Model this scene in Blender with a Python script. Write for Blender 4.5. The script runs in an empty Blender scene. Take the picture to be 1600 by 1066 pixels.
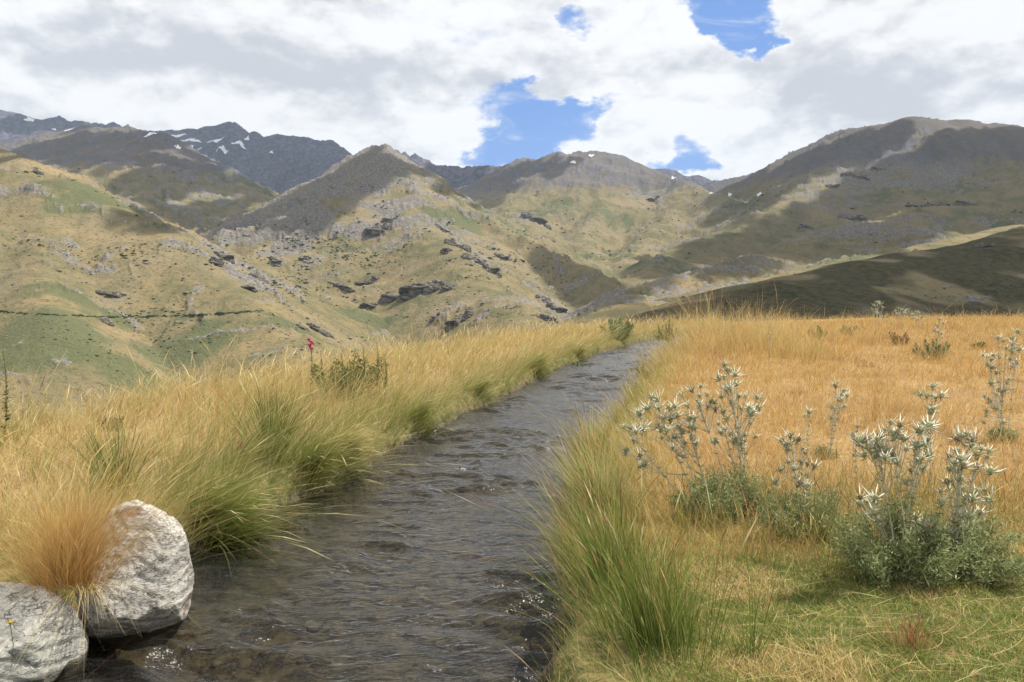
import bpy, bmesh, math, random
import numpy as np
from mathutils import Vector, Matrix
random.seed(7); RNG = np.random.default_rng(7)
R = math.radians; DENOISE = True
SC = bpy.context.scene
COL = SC.collection

# ------------------------------------------------------------------ camera
FPX = 1244.4; CAMZ = 1.7; PITCH = -R(2.9)
cam = bpy.data.objects.new('camera', bpy.data.cameras.new('camera'))
COL.objects.link(cam); SC.camera = cam
cam.location = (0, 0, CAMZ); cam.rotation_euler = (R(90)+PITCH, 0, 0)
cam.data.lens = 28; cam.data.sensor_width = 36
cam.data.clip_start = 0.05; cam.data.clip_end = 60000

def pdir(px, py):
    """direction through a photo pixel: (x, y, z) per unit forward y"""
    cx = (px-800)/FPX; cy = (533-py)/FPX
    y = math.cos(PITCH) - cy*math.sin(PITCH); z = math.sin(PITCH) + cy*math.cos(PITCH)
    return cx/y, z/y
def at(px, py, Y):
    a, b = pdir(px, py)
    return (a*Y, Y, CAMZ + b*Y)

# ------------------------------------------------------------------ noise
def _h(ix, iy, seed):
    with np.errstate(over='ignore'):
        h = (ix.astype(np.int64)*374761393 + iy.astype(np.int64)*668265263 + seed*1442695041) & 0xFFFFFFFF
        h = ((h ^ (h >> 13)) * 1274126177) & 0xFFFFFFFF
        h = h ^ (h >> 16)
    return h
_GA = np.cos(np.arange(256)*2*np.pi/256), np.sin(np.arange(256)*2*np.pi/256)
def perlin(x, y, seed=0):
    x = np.asarray(x, float); y = np.asarray(y, float)
    ix = np.floor(x); iy = np.floor(y); fx = x-ix; fy = y-iy
    ix = ix.astype(np.int64); iy = iy.astype(np.int64)
    u = fx*fx*fx*(fx*(fx*6-15)+10); v = fy*fy*fy*(fy*(fy*6-15)+10)
    def g(a, b):
        k = _h(ix+a, iy+b, seed) & 255
        return _GA[0][k]*(fx-a) + _GA[1][k]*(fy-b)
    n = (g(0,0)*(1-u)+g(1,0)*u)*(1-v) + (g(0,1)*(1-u)+g(1,1)*u)*v
    return n*1.5
def fbm(x, y, oc=4, seed=0, gain=.5):
    s = 0; a = 1; f = 1; t = 0
    for i in range(oc):
        s = s + a*perlin(x*f+i*17.3, y*f-i*9.7, seed+i); t += a; a *= gain; f *= 2.03
    return s/t
def ridged(x, y, oc=4, seed=0, gain=.5):
    s = 0; a = 1; f = 1; t = 0
    for i in range(oc):
        s = s + a*(1-2*np.abs(perlin(x*f+i*31.3, y*f+i*5.1, seed+i))); t += a; a *= gain; f *= 2.07
    return s/t
def sst(a, b, x):
    t = np.clip((x-a)/(b-a), 0, 1); return t*t*(3-2*t)

# ------------------------------------------------------------------ stream
def XL(y): return np.interp(y, [-30,0,3,4.2,5.57,7.7,12,19.2,25,32.5,38,45,60], [-12,-3.5,-2.55,-2.3,-2.1,-1.62,-.62,1.08,2.7,5.2,8.0,13,30])
def XR(y): return np.interp(y, [-30,0,2.5,3.5,5.57,8.46,14,19.2,25,32.5,38,45,60], [-9.4,-.6,.02,.2,.35,.78,2.1,3.45,5.1,7.6,10.4,15.4,32])
def near_h(x, y):
    wob = .10*perlin(x*.0+y*1.3, y*.7+3, 5) + .06*perlin(y*3.1, y*0+1.5, 8)
    a = XL(y)-x + wob; b = x-XR(y) + wob
    bed = -.26 + .05*perlin(x*2.2, y*2.2, 3) + .03*perlin(x*7, y*7, 4)
    left = -.12 + .34*sst(-.12, .18, a) + .17*sst(.1, 1.6, a) - .62*np.maximum(a-3.6-.5*perlin(y*.3, y*0, 9), 0)
    right = -.12 + .32*sst(-.12, .2, b) + .1*sst(.2, 2.2, b) + .2*sst(5, 45, b+y*.5)
    bump = .05*fbm(x*.9, y*.9, 3, 21) + .018*fbm(x*6, y*6, 2, 22)
    z = np.where(a > -.12, left + bump, np.where(b > -.12, right + bump, bed))
    z = np.where(a < 1, np.maximum(z, bed), z)
    r = np.hypot(x, y)
    return z - .35*np.maximum(r-66, 0) - .0015*np.maximum(r-66, 0)**1.5

# ------------------------------------------------------------------ mountains: crest lines standing at their own distance (photo column, photo row, metres away)
RID = {
 'far_left': dict(s=.62, r=25, g=90, L=1800, P=[(-500,150,6200),(-200,168,6000),(-60,172,6000),(0,176,5900),(30,180,5900),(62,191,5900),(92,186,5900),(112,193,5850),(130,192,5850),(165,197,5800),(176,193,5800),(190,206,5800),(240,208,5800),(300,205,5800),(330,200,5800),(352,195,5800),(366,194,5800),(370,211,5800),(390,213,5750),(398,209,5750),(408,217,5750),(430,214,5700),(470,217,5700),(515,222,5600),(532,233,5550),(545,250,5500),(575,254,5400),(620,262,5300),(700,280,5200)]),
 'left_back': dict(s=.42, r=40, g=45, L=1600, P=[(-500,185,3900),(-200,200,3700),(0,228,3500),(60,214,3350),(130,204,3200),(172,201,3100),(215,206,3000),(242,212,2950),(262,231,2900),(300,253,2850),(348,270,2750),(372,292,2650),(390,312,2550),(440,345,2350),(470,375,2100)]),
 'left_back_spur': dict(s=.5, r=25, g=20, L=900, P=[(245,214,2950),(215,245,2750),(170,270,2600),(100,300,2300)]),
 'left_back_spur_two': dict(s=.5, r=25, g=25, L=900, P=[(350,272,2750),(300,290,2550),(230,305,2350),(180,330,2150)]),
 'left_ravine_spur': dict(s=.55, r=20, g=25, L=700, P=[(440,347,2350),(410,370,2100),(372,385,1900),(350,415,1950),(395,470,1700)]),
 'left_front': dict(s=.40, r=30, g=28, L=900, P=[(-600,110,1700),(-200,190,1450),(0,240,1300),(40,252,1250),(100,287,1190),(160,324,1140),(220,352,1090),(262,370,1060),(300,398,1020),(335,432,960),(370,464,900),(405,494,840),(440,525,780),(470,552,700),(490,590,600)]),
 'left_front_spur': dict(s=.45, r=20, g=14, L=500, P=[(60,300,1120),(80,370,1000),(60,430,860),(100,520,680)]),
 'pyramid': dict(s=.50, r=16, g=38, L=900, P=[(470,352,2280),(486,322,2220),(520,290,2180),(545,262,2150),(565,248,2120),(584,240,2100),(601,236,2090),(617,246,2080),(628,262,2060),(660,284,2010),(700,312,1950),(745,337,1880),(785,360,1820),(828,380,1750),(870,402,1670),(910,418,1600),(945,437,1520),(975,467,1420),(995,500,1300)]),
 'pyramid_front': dict(s=.46, r=40, g=24, L=700, P=[(628,264,2060),(640,310,1850),(650,350,1680),(700,392,1450),(730,425,1300),(790,468,1100),(840,515,900)]),
 'pyramid_left': dict(s=.50, r=30, g=26, L=700, P=[(584,242,2100),(545,320,1880),(520,370,1700),(500,420,1550),(540,470,1450),(560,530,1200)]),
 'jagged': dict(s=.7, r=12, g=60, L=900, P=[(560,262,4500),(594,245,4400),(604,238,4350),(611,242,4350),(618,236,4350),(624,245,4300),(632,240,4300),(640,247,4300),(648,242,4300),(654,253,4300),(664,252,4300),(672,261,4250),(700,262,4250),(722,266,4250),(742,264,4250),(760,263,4250),(784,264,4200),(820,270,4100)]),
 'mid_right': dict(s=.42, r=40, g=40, L=1300, P=[(745,325,3000),(765,295,3300),(783,274,3450),(800,263,3500),(822,251,3500),(848,251,3480),(866,246,3450),(873,243,3450),(884,245,3450),(905,241,3450),(925,239,3450),(940,242,3440),(955,245,3400),(975,254,3350),(1005,267,3250),(1050,283,3100),(1090,296,2900),(1130,312,2700),(1150,322,2500)]),
 'mid_right_spur': dict(s=.42, r=40, g=30, L=900, P=[(872,246,3450),(835,290,3150),(800,330,2800),(815,350,2500),(850,370,2300)]),
 'mid_right_spur_two': dict(s=.42, r=40, g=30, L=900, P=[(958,247,3400),(950,300,3000),(925,350,2600),(905,385,2250),(945,415,1950)]),
 'mid_right_spur_three': dict(s=.42, r=35, g=30, L=900, P=[(1050,285,3100),(1060,320,2800),(1040,350,2500),(1000,385,2200),(985,410,1900)]),
 'saddle': dict(s=.5, r=20, g=35, L=1200, P=[(1000,264,5200),(1022,270,5200),(1036,267,5150),(1052,270,5150),(1070,277,5100),(1090,277,5100),(1110,285,5000),(1132,288,4900),(1160,292,4700)]),
 'right_big': dict(s=.44, r=60, g=45, L=1700, P=[(1090,302,3900),(1130,288,3800),(1168,281,3700),(1200,271,3600),(1238,260,3450),(1252,247,3350),(1268,236,3300),(1300,219,3200),(1340,205,3100),(1375,197,3020),(1408,190,2950),(1440,189,2900),(1465,193,2880),(1500,192,2850),(1540,199,2800),(1575,202,2750),(1610,210,2700),(1800,205,2500),(2200,230,2300)]),
 'right_spur': dict(s=.40, r=45, g=24, L=900, P=[(1430,192,2920),(1365,232,2700),(1290,268,2500),(1235,315,2250),(1165,352,2050),(1100,378,1900),(1040,405,1750),(1000,440,1550)]),
 'right_spur_two': dict(s=.36, r=45, g=24, L=900, P=[(1700,255,2000),(1600,285,1900),(1480,320,1750),(1380,350,1600),(1270,380,1500),(1160,412,1350),(1070,437,1200),(1010,460,1080),(985,480,980)]),
 'right_spur_three': dict(s=.34, r=30, g=16, L=600, P=[(1750,330,1300),(1560,365,1200),(1450,385,1080),(1330,408,980),(1230,432,880),(1130,452,780),(1050,468,700),(990,482,620),(930,502,540)]),
 'right_near': dict(s=.24, r=30, g=7, L=600, P=[(2000,290,900),(1750,338,720),(1600,366,640),(1520,384,600),(1430,398,560),(1350,412,530),(1270,430,490),(1200,442,460),(1130,466,420),(1075,486,380),(1030,505,330)]),
}
FLOOR = -300.; SLOPE = 1.28
def smax(a, b, k):
    h = np.clip(.5+.5*(a-b)/k, 0, 1); return b*(1-h)+a*h + k*h*(1-h)
def hills_h(x, y):
    z = np.full(np.shape(x), FLOOR) + 20*perlin(x/300, y/300, 2)
    for n, (name, q) in enumerate(RID.items()):
        P = np.array([at(*p) for p in q['P']])
        best = np.full(np.shape(x), -1e9); bd = np.full(np.shape(x), 1e9)
        for A, B in zip(P[:-1], P[1:]):
            dx, dy = B[0]-A[0], B[1]-A[1]; L = math.hypot(dx, dy)
            t = np.clip(((x-A[0])*dx+(y-A[1])*dy)/(L*L), 0, 1)
            d = np.hypot(x-A[0]-t*dx, y-A[1]-t*dy)
            f = q['s']*SLOPE*(np.sqrt(d*d+q['r']**2)-q['r'])
            f = q['L']*.62*(1-np.exp(-f/(q['L']*.62))) + .16*f
            best = np.maximum(best, A[2]+t*(B[2]-A[2]) - f); bd = np.minimum(bd, d)
        D = P[-1][:2]-P[0][:2]; D = D/np.hypot(*D)
        uu = x*D[0]+y*D[1]; vv = -x*D[1]+y*D[0]
        lam = 75 + q['L']*.10
        wv = .5*perlin(x/330, y/330, n)
        g1 = ridged(uu/lam + wv, vv/(lam*3.6)+n*7.1, 4, n*5+3, .55)
        best = best + q['g']*1.25*(g1-.35)*sst(0, 380, bd)*(.45+.55*sst(0, 200, bd))
        z = smax(z, best, 7.)
    d = np.hypot(x, y)
    far = sst(250, 2500, d)
    z = z + (3+15*far)*ridged(x/210, y/210, 4, 50) * sst(120, 900, d)
    z = z + (1.5+5.5*far)*fbm(x/70, y/70, 5, 60, .62)
    return z
def rockmask(x, y):
    """outcropping bedrock, 0..1"""
    n = ridged(x/170+.6*perlin(x/90, y/90, 70), y/110, 4, 71, .62)
    m = fbm(x/420, y/420, 3, 75)
    d = np.hypot(x, y)
    high = sst(2900, 4300, d)
    loc = 0
    for px, py, D, rad in ((583,258,2110,120),(560,275,2080,110),(520,300,2120,120),(455,400,1950,120),(400,440,1750,110),(360,405,1850,100),(610,350,1700,110),(640,262,2060,60),(250,222,2960,160),(330,275,2760,150),(800,262,3480,200),(1300,275,2650,170),(1420,300,2400,200)):
        a, b = pdir(px, py); loc = loc + np.exp(-((x-a*D)**2+(y-D)**2)/rad**2)
    return np.clip(sst(.62, .88, n+.5*m+.45*loc) + high*.8, 0, 1)
def height(x, y):
    x = np.asarray(x, float); y = np.asarray(y, float)
    d = np.hypot(x, y)
    nz = near_h(x, y)
    sel = (d > 95)
    hz = np.full(x.shape, -1e5)
    if sel.any():
        xs, ys = x[sel], y[sel]
        h = hills_h(xs, ys)
        rk = rockmask(xs, ys)
        ds = d[sel]
        h = h + rk*(sst(300, 1500, ds)*9+1.5)*(.2+ridged(xs/40, ys/26, 4, 81, .65))
        hz[sel] = np.where(ys < 60, np.minimum(h, -2-.3*(ds-95)), h)
    return np.maximum(nz, hz)

TH = np.concatenate([np.linspace(-R(41), R(41), 1300), np.linspace(R(41), R(319), 110)[1:-1]])
RR = np.concatenate([np.geomspace(.25, 1.4, 8)[:-1], np.geomspace(1.4, 75, 420)[:-1], np.geomspace(75, 8200, 900)])
K75 = 7+419
GA, GR = np.meshgrid(TH, RR)
GX = np.sin(GA)*GR; GY = np.cos(GA)*GR
GZ = height(GX, GY)
def hgrid(x, y):
    """height read back from the ground sheet (front sector, beyond 75 m)"""
    r = np.hypot(x, y); t = np.arctan2(x, y)
    u = np.clip((t-TH[0])/(TH[1]-TH[0]), 0, 1298.999); v = np.clip(K75+np.log(np.maximum(r, 75)/75)/math.log(8200/75)*899, K75, len(RR)-1.001)
    i = v.astype(int); j = u.astype(int); fv = v-i; fu = u-j
    return (GZ[i, j]*(1-fu)+GZ[i, j+1]*fu)*(1-fv)+(GZ[i+1, j]*(1-fu)+GZ[i+1, j+1]*fu)*fv
def march_many(px, py, lo=100., hi=8000., n=900):
    dd = [pdir(a, b) for a, b in zip(px, py)]
    a = np.array([q[0] for q in dd]); b = np.array([q[1] for q in dd])
    Y = np.geomspace(lo, hi, n); out = np.zeros((len(px), 3)); ok = np.zeros(len(px), bool)
    for s0 in range(0, len(px), 2000):
        sl = slice(s0, s0+2000); A = a[sl, None]; B = b[sl, None]
        hit = hgrid(A*Y, np.broadcast_to(Y, (A.shape[0], n))) > CAMZ+B*Y
        k = np.maximum(hit.argmax(1), 1); ok[sl] = hit.any(1)
        y0, y1 = Y[k-1].copy(), Y[k].copy()
        for _ in range(9):
            m = (y0+y1)/2; h = hgrid(a[sl]*m, m) > CAMZ+b[sl]*m
            y1 = np.where(h, m, y1); y0 = np.where(h, y0, m)
        out[sl] = np.stack([a[sl]*y1, y1, hgrid(a[sl]*y1, y1)], -1)
    return out, ok
def march(px, py, lo=100., hi=8000.):
    q, ok = march_many([px], [py], lo, hi)
    return tuple(q[0]) if ok[0] else None

# ------------------------------------------------------------------ helpers
def mesh_obj(name, V, F, mat, parent=None, smooth=True, cols=None, extra=None):
    """V (n,3), F list of arrays of quads/tris"""
    me = bpy.data.meshes.new(name)
    V = np.ascontiguousarray(V, dtype=np.float32)
    me.vertices.add(len(V)); me.vertices.foreach_set('co', V.ravel())
    idx = []; st = []; tot = 0
    for A in (F if isinstance(F, list) else [F]):
        A = np.ascontiguousarray(A, dtype=np.int32); k = A.shape[1]
        idx.append(A.ravel()); st.append(tot+np.arange(len(A), dtype=np.int32)*k); tot += A.size
    idx = np.concatenate(idx); st = np.concatenate(st)
    me.loops.add(len(idx)); me.loops.foreach_set('vertex_index', idx)
    me.polygons.add(len(st)); me.polygons.foreach_set('loop_start', st)
    me.update(calc_edges=True)
    if smooth: me.polygons.foreach_set('use_smooth', np.ones(len(st), dtype=bool))
    if cols is not None:
        at_ = me.color_attributes.new('col', 'FLOAT_COLOR', 'POINT')
        c = np.ones((len(V), 4), dtype=np.float32); c[:, :3] = cols
        at_.data.foreach_set('color', c.ravel())
    for k, v in (extra or {}).items():
        a_ = me.attributes.new(k, 'FLOAT', 'POINT'); a_.data.foreach_set('value', np.ascontiguousarray(v, dtype=np.float32))
    if mat: me.materials.append(mat)
    o = bpy.data.objects.new(name, me); COL.objects.link(o)
    if parent: o.parent = parent
    return o
def tag(o, label=None, cat=None, group=None, kind=None):
    if label: o['label'] = label
    if cat: o['category'] = cat
    if group: o['group'] = group
    if kind: o['kind'] = kind
    return o
def empty(name, loc=(0,0,0), rz=0.):
    o = bpy.data.objects.new(name, None); COL.objects.link(o)
    o.location = loc; o.rotation_euler = (0, 0, rz); o.empty_display_size = .2
    return o

class NT:
    def __init__(s, name):
        s.m = bpy.data.materials.new(name); s.m.use_nodes = True
        s.t = s.m.node_tree; s.t.nodes.clear(); s.out = s.n('ShaderNodeOutputMaterial')
    def n(s, typ, **kw):
        nd = s.t.nodes.new(typ)
        for k, v in kw.items():
            if k.startswith('i_'):
                key = k[2:]; key = int(key) if key.isdigit() else key.replace('_', ' ')
                s.set(nd, key, v)
            else: setattr(nd, k, v)
        return nd
    def set(s, nd, key, v):
        if isinstance(v, bpy.types.NodeSocket): s.t.links.new(v, nd.inputs[key])
        elif isinstance(v, bpy.types.Node): s.t.links.new(v.outputs[0], nd.inputs[key])
        else: nd.inputs[key].default_value = v
    def math(s, op, a, b=0., c=None, clamp=False):
        nd = s.n('ShaderNodeMath', operation=op, use_clamp=clamp); s.set(nd, 0, a); s.set(nd, 1, b)
        if c is not None: s.set(nd, 2, c)
        return nd.outputs[0]
    def mix(s, f, a, b, mode='MIX'):
        nd = s.n('ShaderNodeMix', data_type='RGBA', blend_type=mode)
        s.set(nd, 0, f); s.set(nd, 6, a if isinstance(a, (bpy.types.NodeSocket, bpy.types.Node)) else (*a, 1)); s.set(nd, 7, b if isinstance(b, (bpy.types.NodeSocket, bpy.types.Node)) else (*b, 1))
        return nd.outputs[2]
    def noise(s, scale, detail=4, rough=.55, vec=None, dim='3D', dist=0.):
        nd = s.n('ShaderNodeTexNoise', noise_dimensions=dim)
        nd.inputs['Scale'].default_value = scale; nd.inputs['Detail'].default_value = detail; nd.inputs['Roughness'].default_value = rough
        nd.inputs['Distortion'].default_value = dist
        if vec is not None: s.set(nd, 'Vector', vec)
        return nd.outputs[0]
    def ramp(s, f, lo, hi):
        nd = s.n('ShaderNodeMapRange', interpolation_type='SMOOTHSTEP')
        s.set(nd, 0, f); nd.inputs[1].default_value = lo; nd.inputs[2].default_value = hi
        return nd.outputs[0]
    def attr(s, name, out=0):
        return s.n('ShaderNodeAttribute', attribute_name=name).outputs[out]
    def pos(s): return s.n('ShaderNodeNewGeometry').outputs[0]
    def map(s, vec, scale=(1,1,1), rot=(0,0,0), loc=(0,0,0)):
        nd = s.n('ShaderNodeMapping'); s.set(nd, 0, vec); nd.inputs['Scale'].default_value = scale; nd.inputs['Rotation'].default_value = rot; nd.inputs['Location'].default_value = loc
        return nd.outputs[0]
    def bump(s, h, strength=1., dist=.1, normal=None):
        nd = s.n('ShaderNodeBump'); nd.inputs['Strength'].default_value = strength; nd.inputs['Distance'].default_value = dist; s.set(nd, 'Height', h)
        if normal is not None: s.set(nd, 'Normal', normal)
        return nd.outputs[0]
    def bsdf(s, col, rough=.9, spec=.2, normal=None, **kw):
        nd = s.n('ShaderNodeBsdfPrincipled')
        s.set(nd, 'Base Color', col if isinstance(col, (bpy.types.NodeSocket, bpy.types.Node)) else (*col, 1))
        s.set(nd, 'Roughness', rough); s.set(nd, 'Specular IOR Level', spec)
        if normal is not None: s.set(nd, 'Normal', normal)
        return nd.outputs[0]
    def done(s, surf):
        s.t.links.new(surf, s.out.inputs[0]); return s.m

# ------------------------------------------------------------------ light and sky
SUN_EL = R(60); SUN_AZ = R(72)          # azimuth measured clockwise from the view direction (+Y)
SUND = Vector((math.sin(SUN_AZ)*math.cos(SUN_EL), math.cos(SUN_AZ)*math.cos(SUN_EL), math.sin(SUN_EL)))
ld = bpy.data.lights.new('sun', 'SUN'); ld.energy = 5.0; ld.angle = R(.53); ld.color = (1, .955, .88)
sun = bpy.data.objects.new('sun', ld); COL.objects.link(sun)
sun.rotation_euler = SUND.to_track_quat('Z', 'Y').to_euler()

W = bpy.data.worlds.new('World'); SC.world = W; W.use_nodes = True
def build_sky():
    s = NT.__new__(NT); s.m = None; s.t = W.node_tree; s.t.nodes.clear()
    out = s.n('ShaderNodeOutputWorld')
    sky = s.n('ShaderNodeTexSky', sky_type='NISHITA'); sky.sun_disc = False
    sky.sun_elevation = SUN_EL; sky.sun_rotation = SUN_AZ; sky.altitude = 1800; sky.air_density = 1.0; sky.dust_density = .6; sky.ozone_density = 1.3
    tc = s.n('ShaderNodeTexCoord').outputs['Generated']
    sep = s.n('ShaderNodeSeparateXYZ'); s.set(sep, 0, tc)
    X, Y, Z = sep.outputs
    az = s.math('ARCTAN2', X, Y); el = s.math('ARCSINE', Z)
    u = s.math('MULTIPLY', az, 57.2958); v = s.math('MULTIPLY', el, 57.2958)
    # clear sky gaps between the clouds: (photo column, row, half width, half height in degrees, weight, tilt)
    gaps = [(893,44,2.0,1.1,.42,0),(1150,38,3.4,2.0,.60,-32),(1130,5,3.4,1.4,.55,-20),(1205,66,1.2,.9,.40,0),(845,188,4.8,1.8,.74,-8),(790,232,3.2,1.5,.55,0),
            (930,165,3.4,1.0,.40,12),(1075,232,2.4,1.8,.55,-30),(1030,264,2.6,.8,.5,0),(800,140,1.0,1.0,.34,0),(730,256,1.8,.8,.35,0),
            (880,12,1.1,.8,.22,0),(40,160,1.6,.5,.16,0),(168,172,1.2,.6,.16,-30),(0,112,1.2,.5,.2,0),(1115,200,1.4,.8,.2,0)]
    # big masses: positive weight makes cloud sure
    mass = [(300,110,22,5,.12),(650,170,7,4,.20),(1000,110,9,3.2,.22),(1000,195,3.0,1.1,.32),(1420,110,11,6,.22),(1110,255,.6,1.3,.12),(700,225,2.2,1.4,.15),(960,235,3,.7,.2),(1130,150,3,4,.15)]
    cv = s.n('ShaderNodeCombineXYZ'); s.set(cv, 0, s.math('MULTIPLY', u, .085)); s.set(cv, 1, s.math('MULTIPLY', v, .15)); cv.inputs[2].default_value = 3.7
    warp = s.n('ShaderNodeTexNoise'); warp.inputs['Scale'].default_value = 2.6; warp.inputs['Detail'].default_value = 5; warp.inputs['Roughness'].default_value = .6; s.set(warp, 'Vector', cv)
    def vm(op, a, b):
        nd = s.n('ShaderNodeVectorMath', operation=op); s.set(nd, 0, a)
        s.set(nd, 1, b); return nd.outputs[0]
    w0 = vm('SUBTRACT', warp.outputs['Color'], (.5,.5,.5))
    wv = vm('MULTIPLY', w0, (3.6, 2.2, 0))     # degrees of ragged edge
    uv = s.n('ShaderNodeCombineXYZ'); s.set(uv, 0, u); s.set(uv, 1, v)
    wuv = vm('ADD', uv.outputs[0], vm('MULTIPLY', w0, (9., 6., 0)))
    ws = s.n('ShaderNodeSeparateXYZ'); s.set(ws, 0, wuv); wu, wvv = ws.outputs[0], ws.outputs[1]
    def gauss(px, py, a, b, wgt, tilt=0.):
        ax, bz = pdir(px, py)
        u0 = math.degrees(math.atan(ax)); v0 = math.degrees(math.atan(bz/math.hypot(1, ax)))
        c, sn = math.cos(R(tilt)), math.sin(R(tilt))
        du = s.math('SUBTRACT', wu, u0); dv = s.math('SUBTRACT', wvv, v0)
        p = s.math('MULTIPLY', s.math('ADD', s.math('MULTIPLY', du, c), s.math('MULTIPLY', dv, sn)), 1/a)
        q = s.math('MULTIPLY', s.math('SUBTRACT', s.math('MULTIPLY', dv, c), s.math('MULTIPLY', du, sn)), 1/b)
        e = s.math('ADD', s.math('MULTIPLY', p, p), s.math('MULTIPLY', q, q))
        return s.math('MULTIPLY', s.math('EXPONENT', s.math('MULTIPLY', e, -1.)), wgt)
    n1 = s.noise(1.0, 9, .58, cv.outputs[0])
    field = s.math('ADD', n1, .14)
    for g in gaps: field = s.math('SUBTRACT', field, gauss(*g))
    for g in mass: field = s.math('ADD', field, gauss(*g))
    alpha = s.math('POWER', s.ramp(s.math('ADD', field, s.math('MULTIPLY', s.math('SUBTRACT', n1, .5), .5)), .20, .54), 1.5)
    cw = s.n('ShaderNodeCombineXYZ'); s.set(cw, 0, s.math('MULTIPLY', u, .16)); s.set(cw, 1, s.math('MULTIPLY', v, .42)); cw.inputs[2].default_value = 1.3
    wisp = s.math('MULTIPLY', s.ramp(s.noise(1.3, 7, .62, cw.outputs[0], dist=.8), .50, .80), .7)
    alpha = s.math('MAXIMUM', alpha, wisp)
    # light and dark of the cloud decks: thickness seen from below, brighter towards edges and tops
    cv2 = s.n('ShaderNodeCombineXYZ'); s.set(cv2, 0, s.math('MULTIPLY', u, .055)); s.set(cv2, 1, s.math('MULTIPLY', v, .19)); cv2.inputs[2].default_value = 9.1
    big = s.noise(1.15, 5, .5, cv2.outputs[0], dist=.4)
    cv3 = s.n('ShaderNodeCombineXYZ'); s.set(cv3, 0, s.math('MULTIPLY', u, .085)); s.set(cv3, 1, s.math('MULTIPLY', s.math('ADD', v, 1.0), .15)); cv3.inputs[2].default_value = 3.7
    n2 = s.noise(1.0, 7, .55, cv3.outputs[0])
    relief = s.math('SUBTRACT', n1, n2)          # >0: more cloud here than above -> lit upper edge
    greys = [(380,95,12,1.6,.30),(100,70,8,1.6,.22),(640,120,5,1.6,.22),(1250,120,5,3,.26),(1340,170,7,1.4,.28),(1000,100,5,1.5,.18),(560,8,5,.8,.3)]
    whites = [(430,175,6,1.4,.25),(700,200,4,2,.22),(620,30,7,2,.1),(1050,60,4,2,.2),(960,200,3,1,.22),(1130,180,3,2,.2),(1480,60,5,2,.12),(600,230,4,1,.2)]
    lum = s.math('ADD', .67, s.math('MULTIPLY', s.math('SUBTRACT', .5, big), 1.9))
    lum = s.math('ADD', lum, s.math('MULTIPLY', relief, 4.8))
    for g in greys: lum = s.math('SUBTRACT', lum, gauss(*g))
    for g in whites: lum = s.math('ADD', lum, gauss(*g))
    lum = s.math('ADD', lum, s.math('MULTIPLY', s.math('SUBTRACT', 1., s.ramp(field, .42, .75)), .25))
    bl = s.math('ABSOLUTE', s.math('SUBTRACT', s.noise(2.4, 5, .5, cv.outputs[0]), .5))
    lum = s.math('ADD', lum, s.math('MULTIPLY', s.math('SUBTRACT', bl, .07), 1.8))
    lum = s.ramp(lum, -.05, 1.0)
    ccol = s.mix(lum, (5.1, 5.25, 5.6), (8.2, 8.2, 8.25))
    fin = s.mix(alpha, s.mix(.6, sky.outputs[0], (1.15,2.9,7.6)), ccol)
    bg = s.n('ShaderNodeBackground'); s.set(bg, 0, fin); bg.inputs[1].default_value = .1
    s.t.links.new(bg.outputs[0], out.inputs[0])
build_sky()
SC.view_settings.view_transform = 'Standard'; SC.view_settings.look = 'None'
SC.view_settings.exposure = 0.35; SC.view_settings.gamma = 1.0
SC.cycles.transparent_max_bounces = 24
SC.cycles.max_bounces = 6; SC.cycles.diffuse_bounces = 3; SC.cycles.glossy_bounces = 3; SC.cycles.transmission_bounces = 4; SC.cycles.volume_bounces = 0
SC.cycles.use_denoising = DENOISE; SC.cycles.sample_clamp_indirect = 5; SC.cycles.caustics_reflective = False; SC.cycles.caustics_refractive = False
SC.render.film_transparent = False

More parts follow.
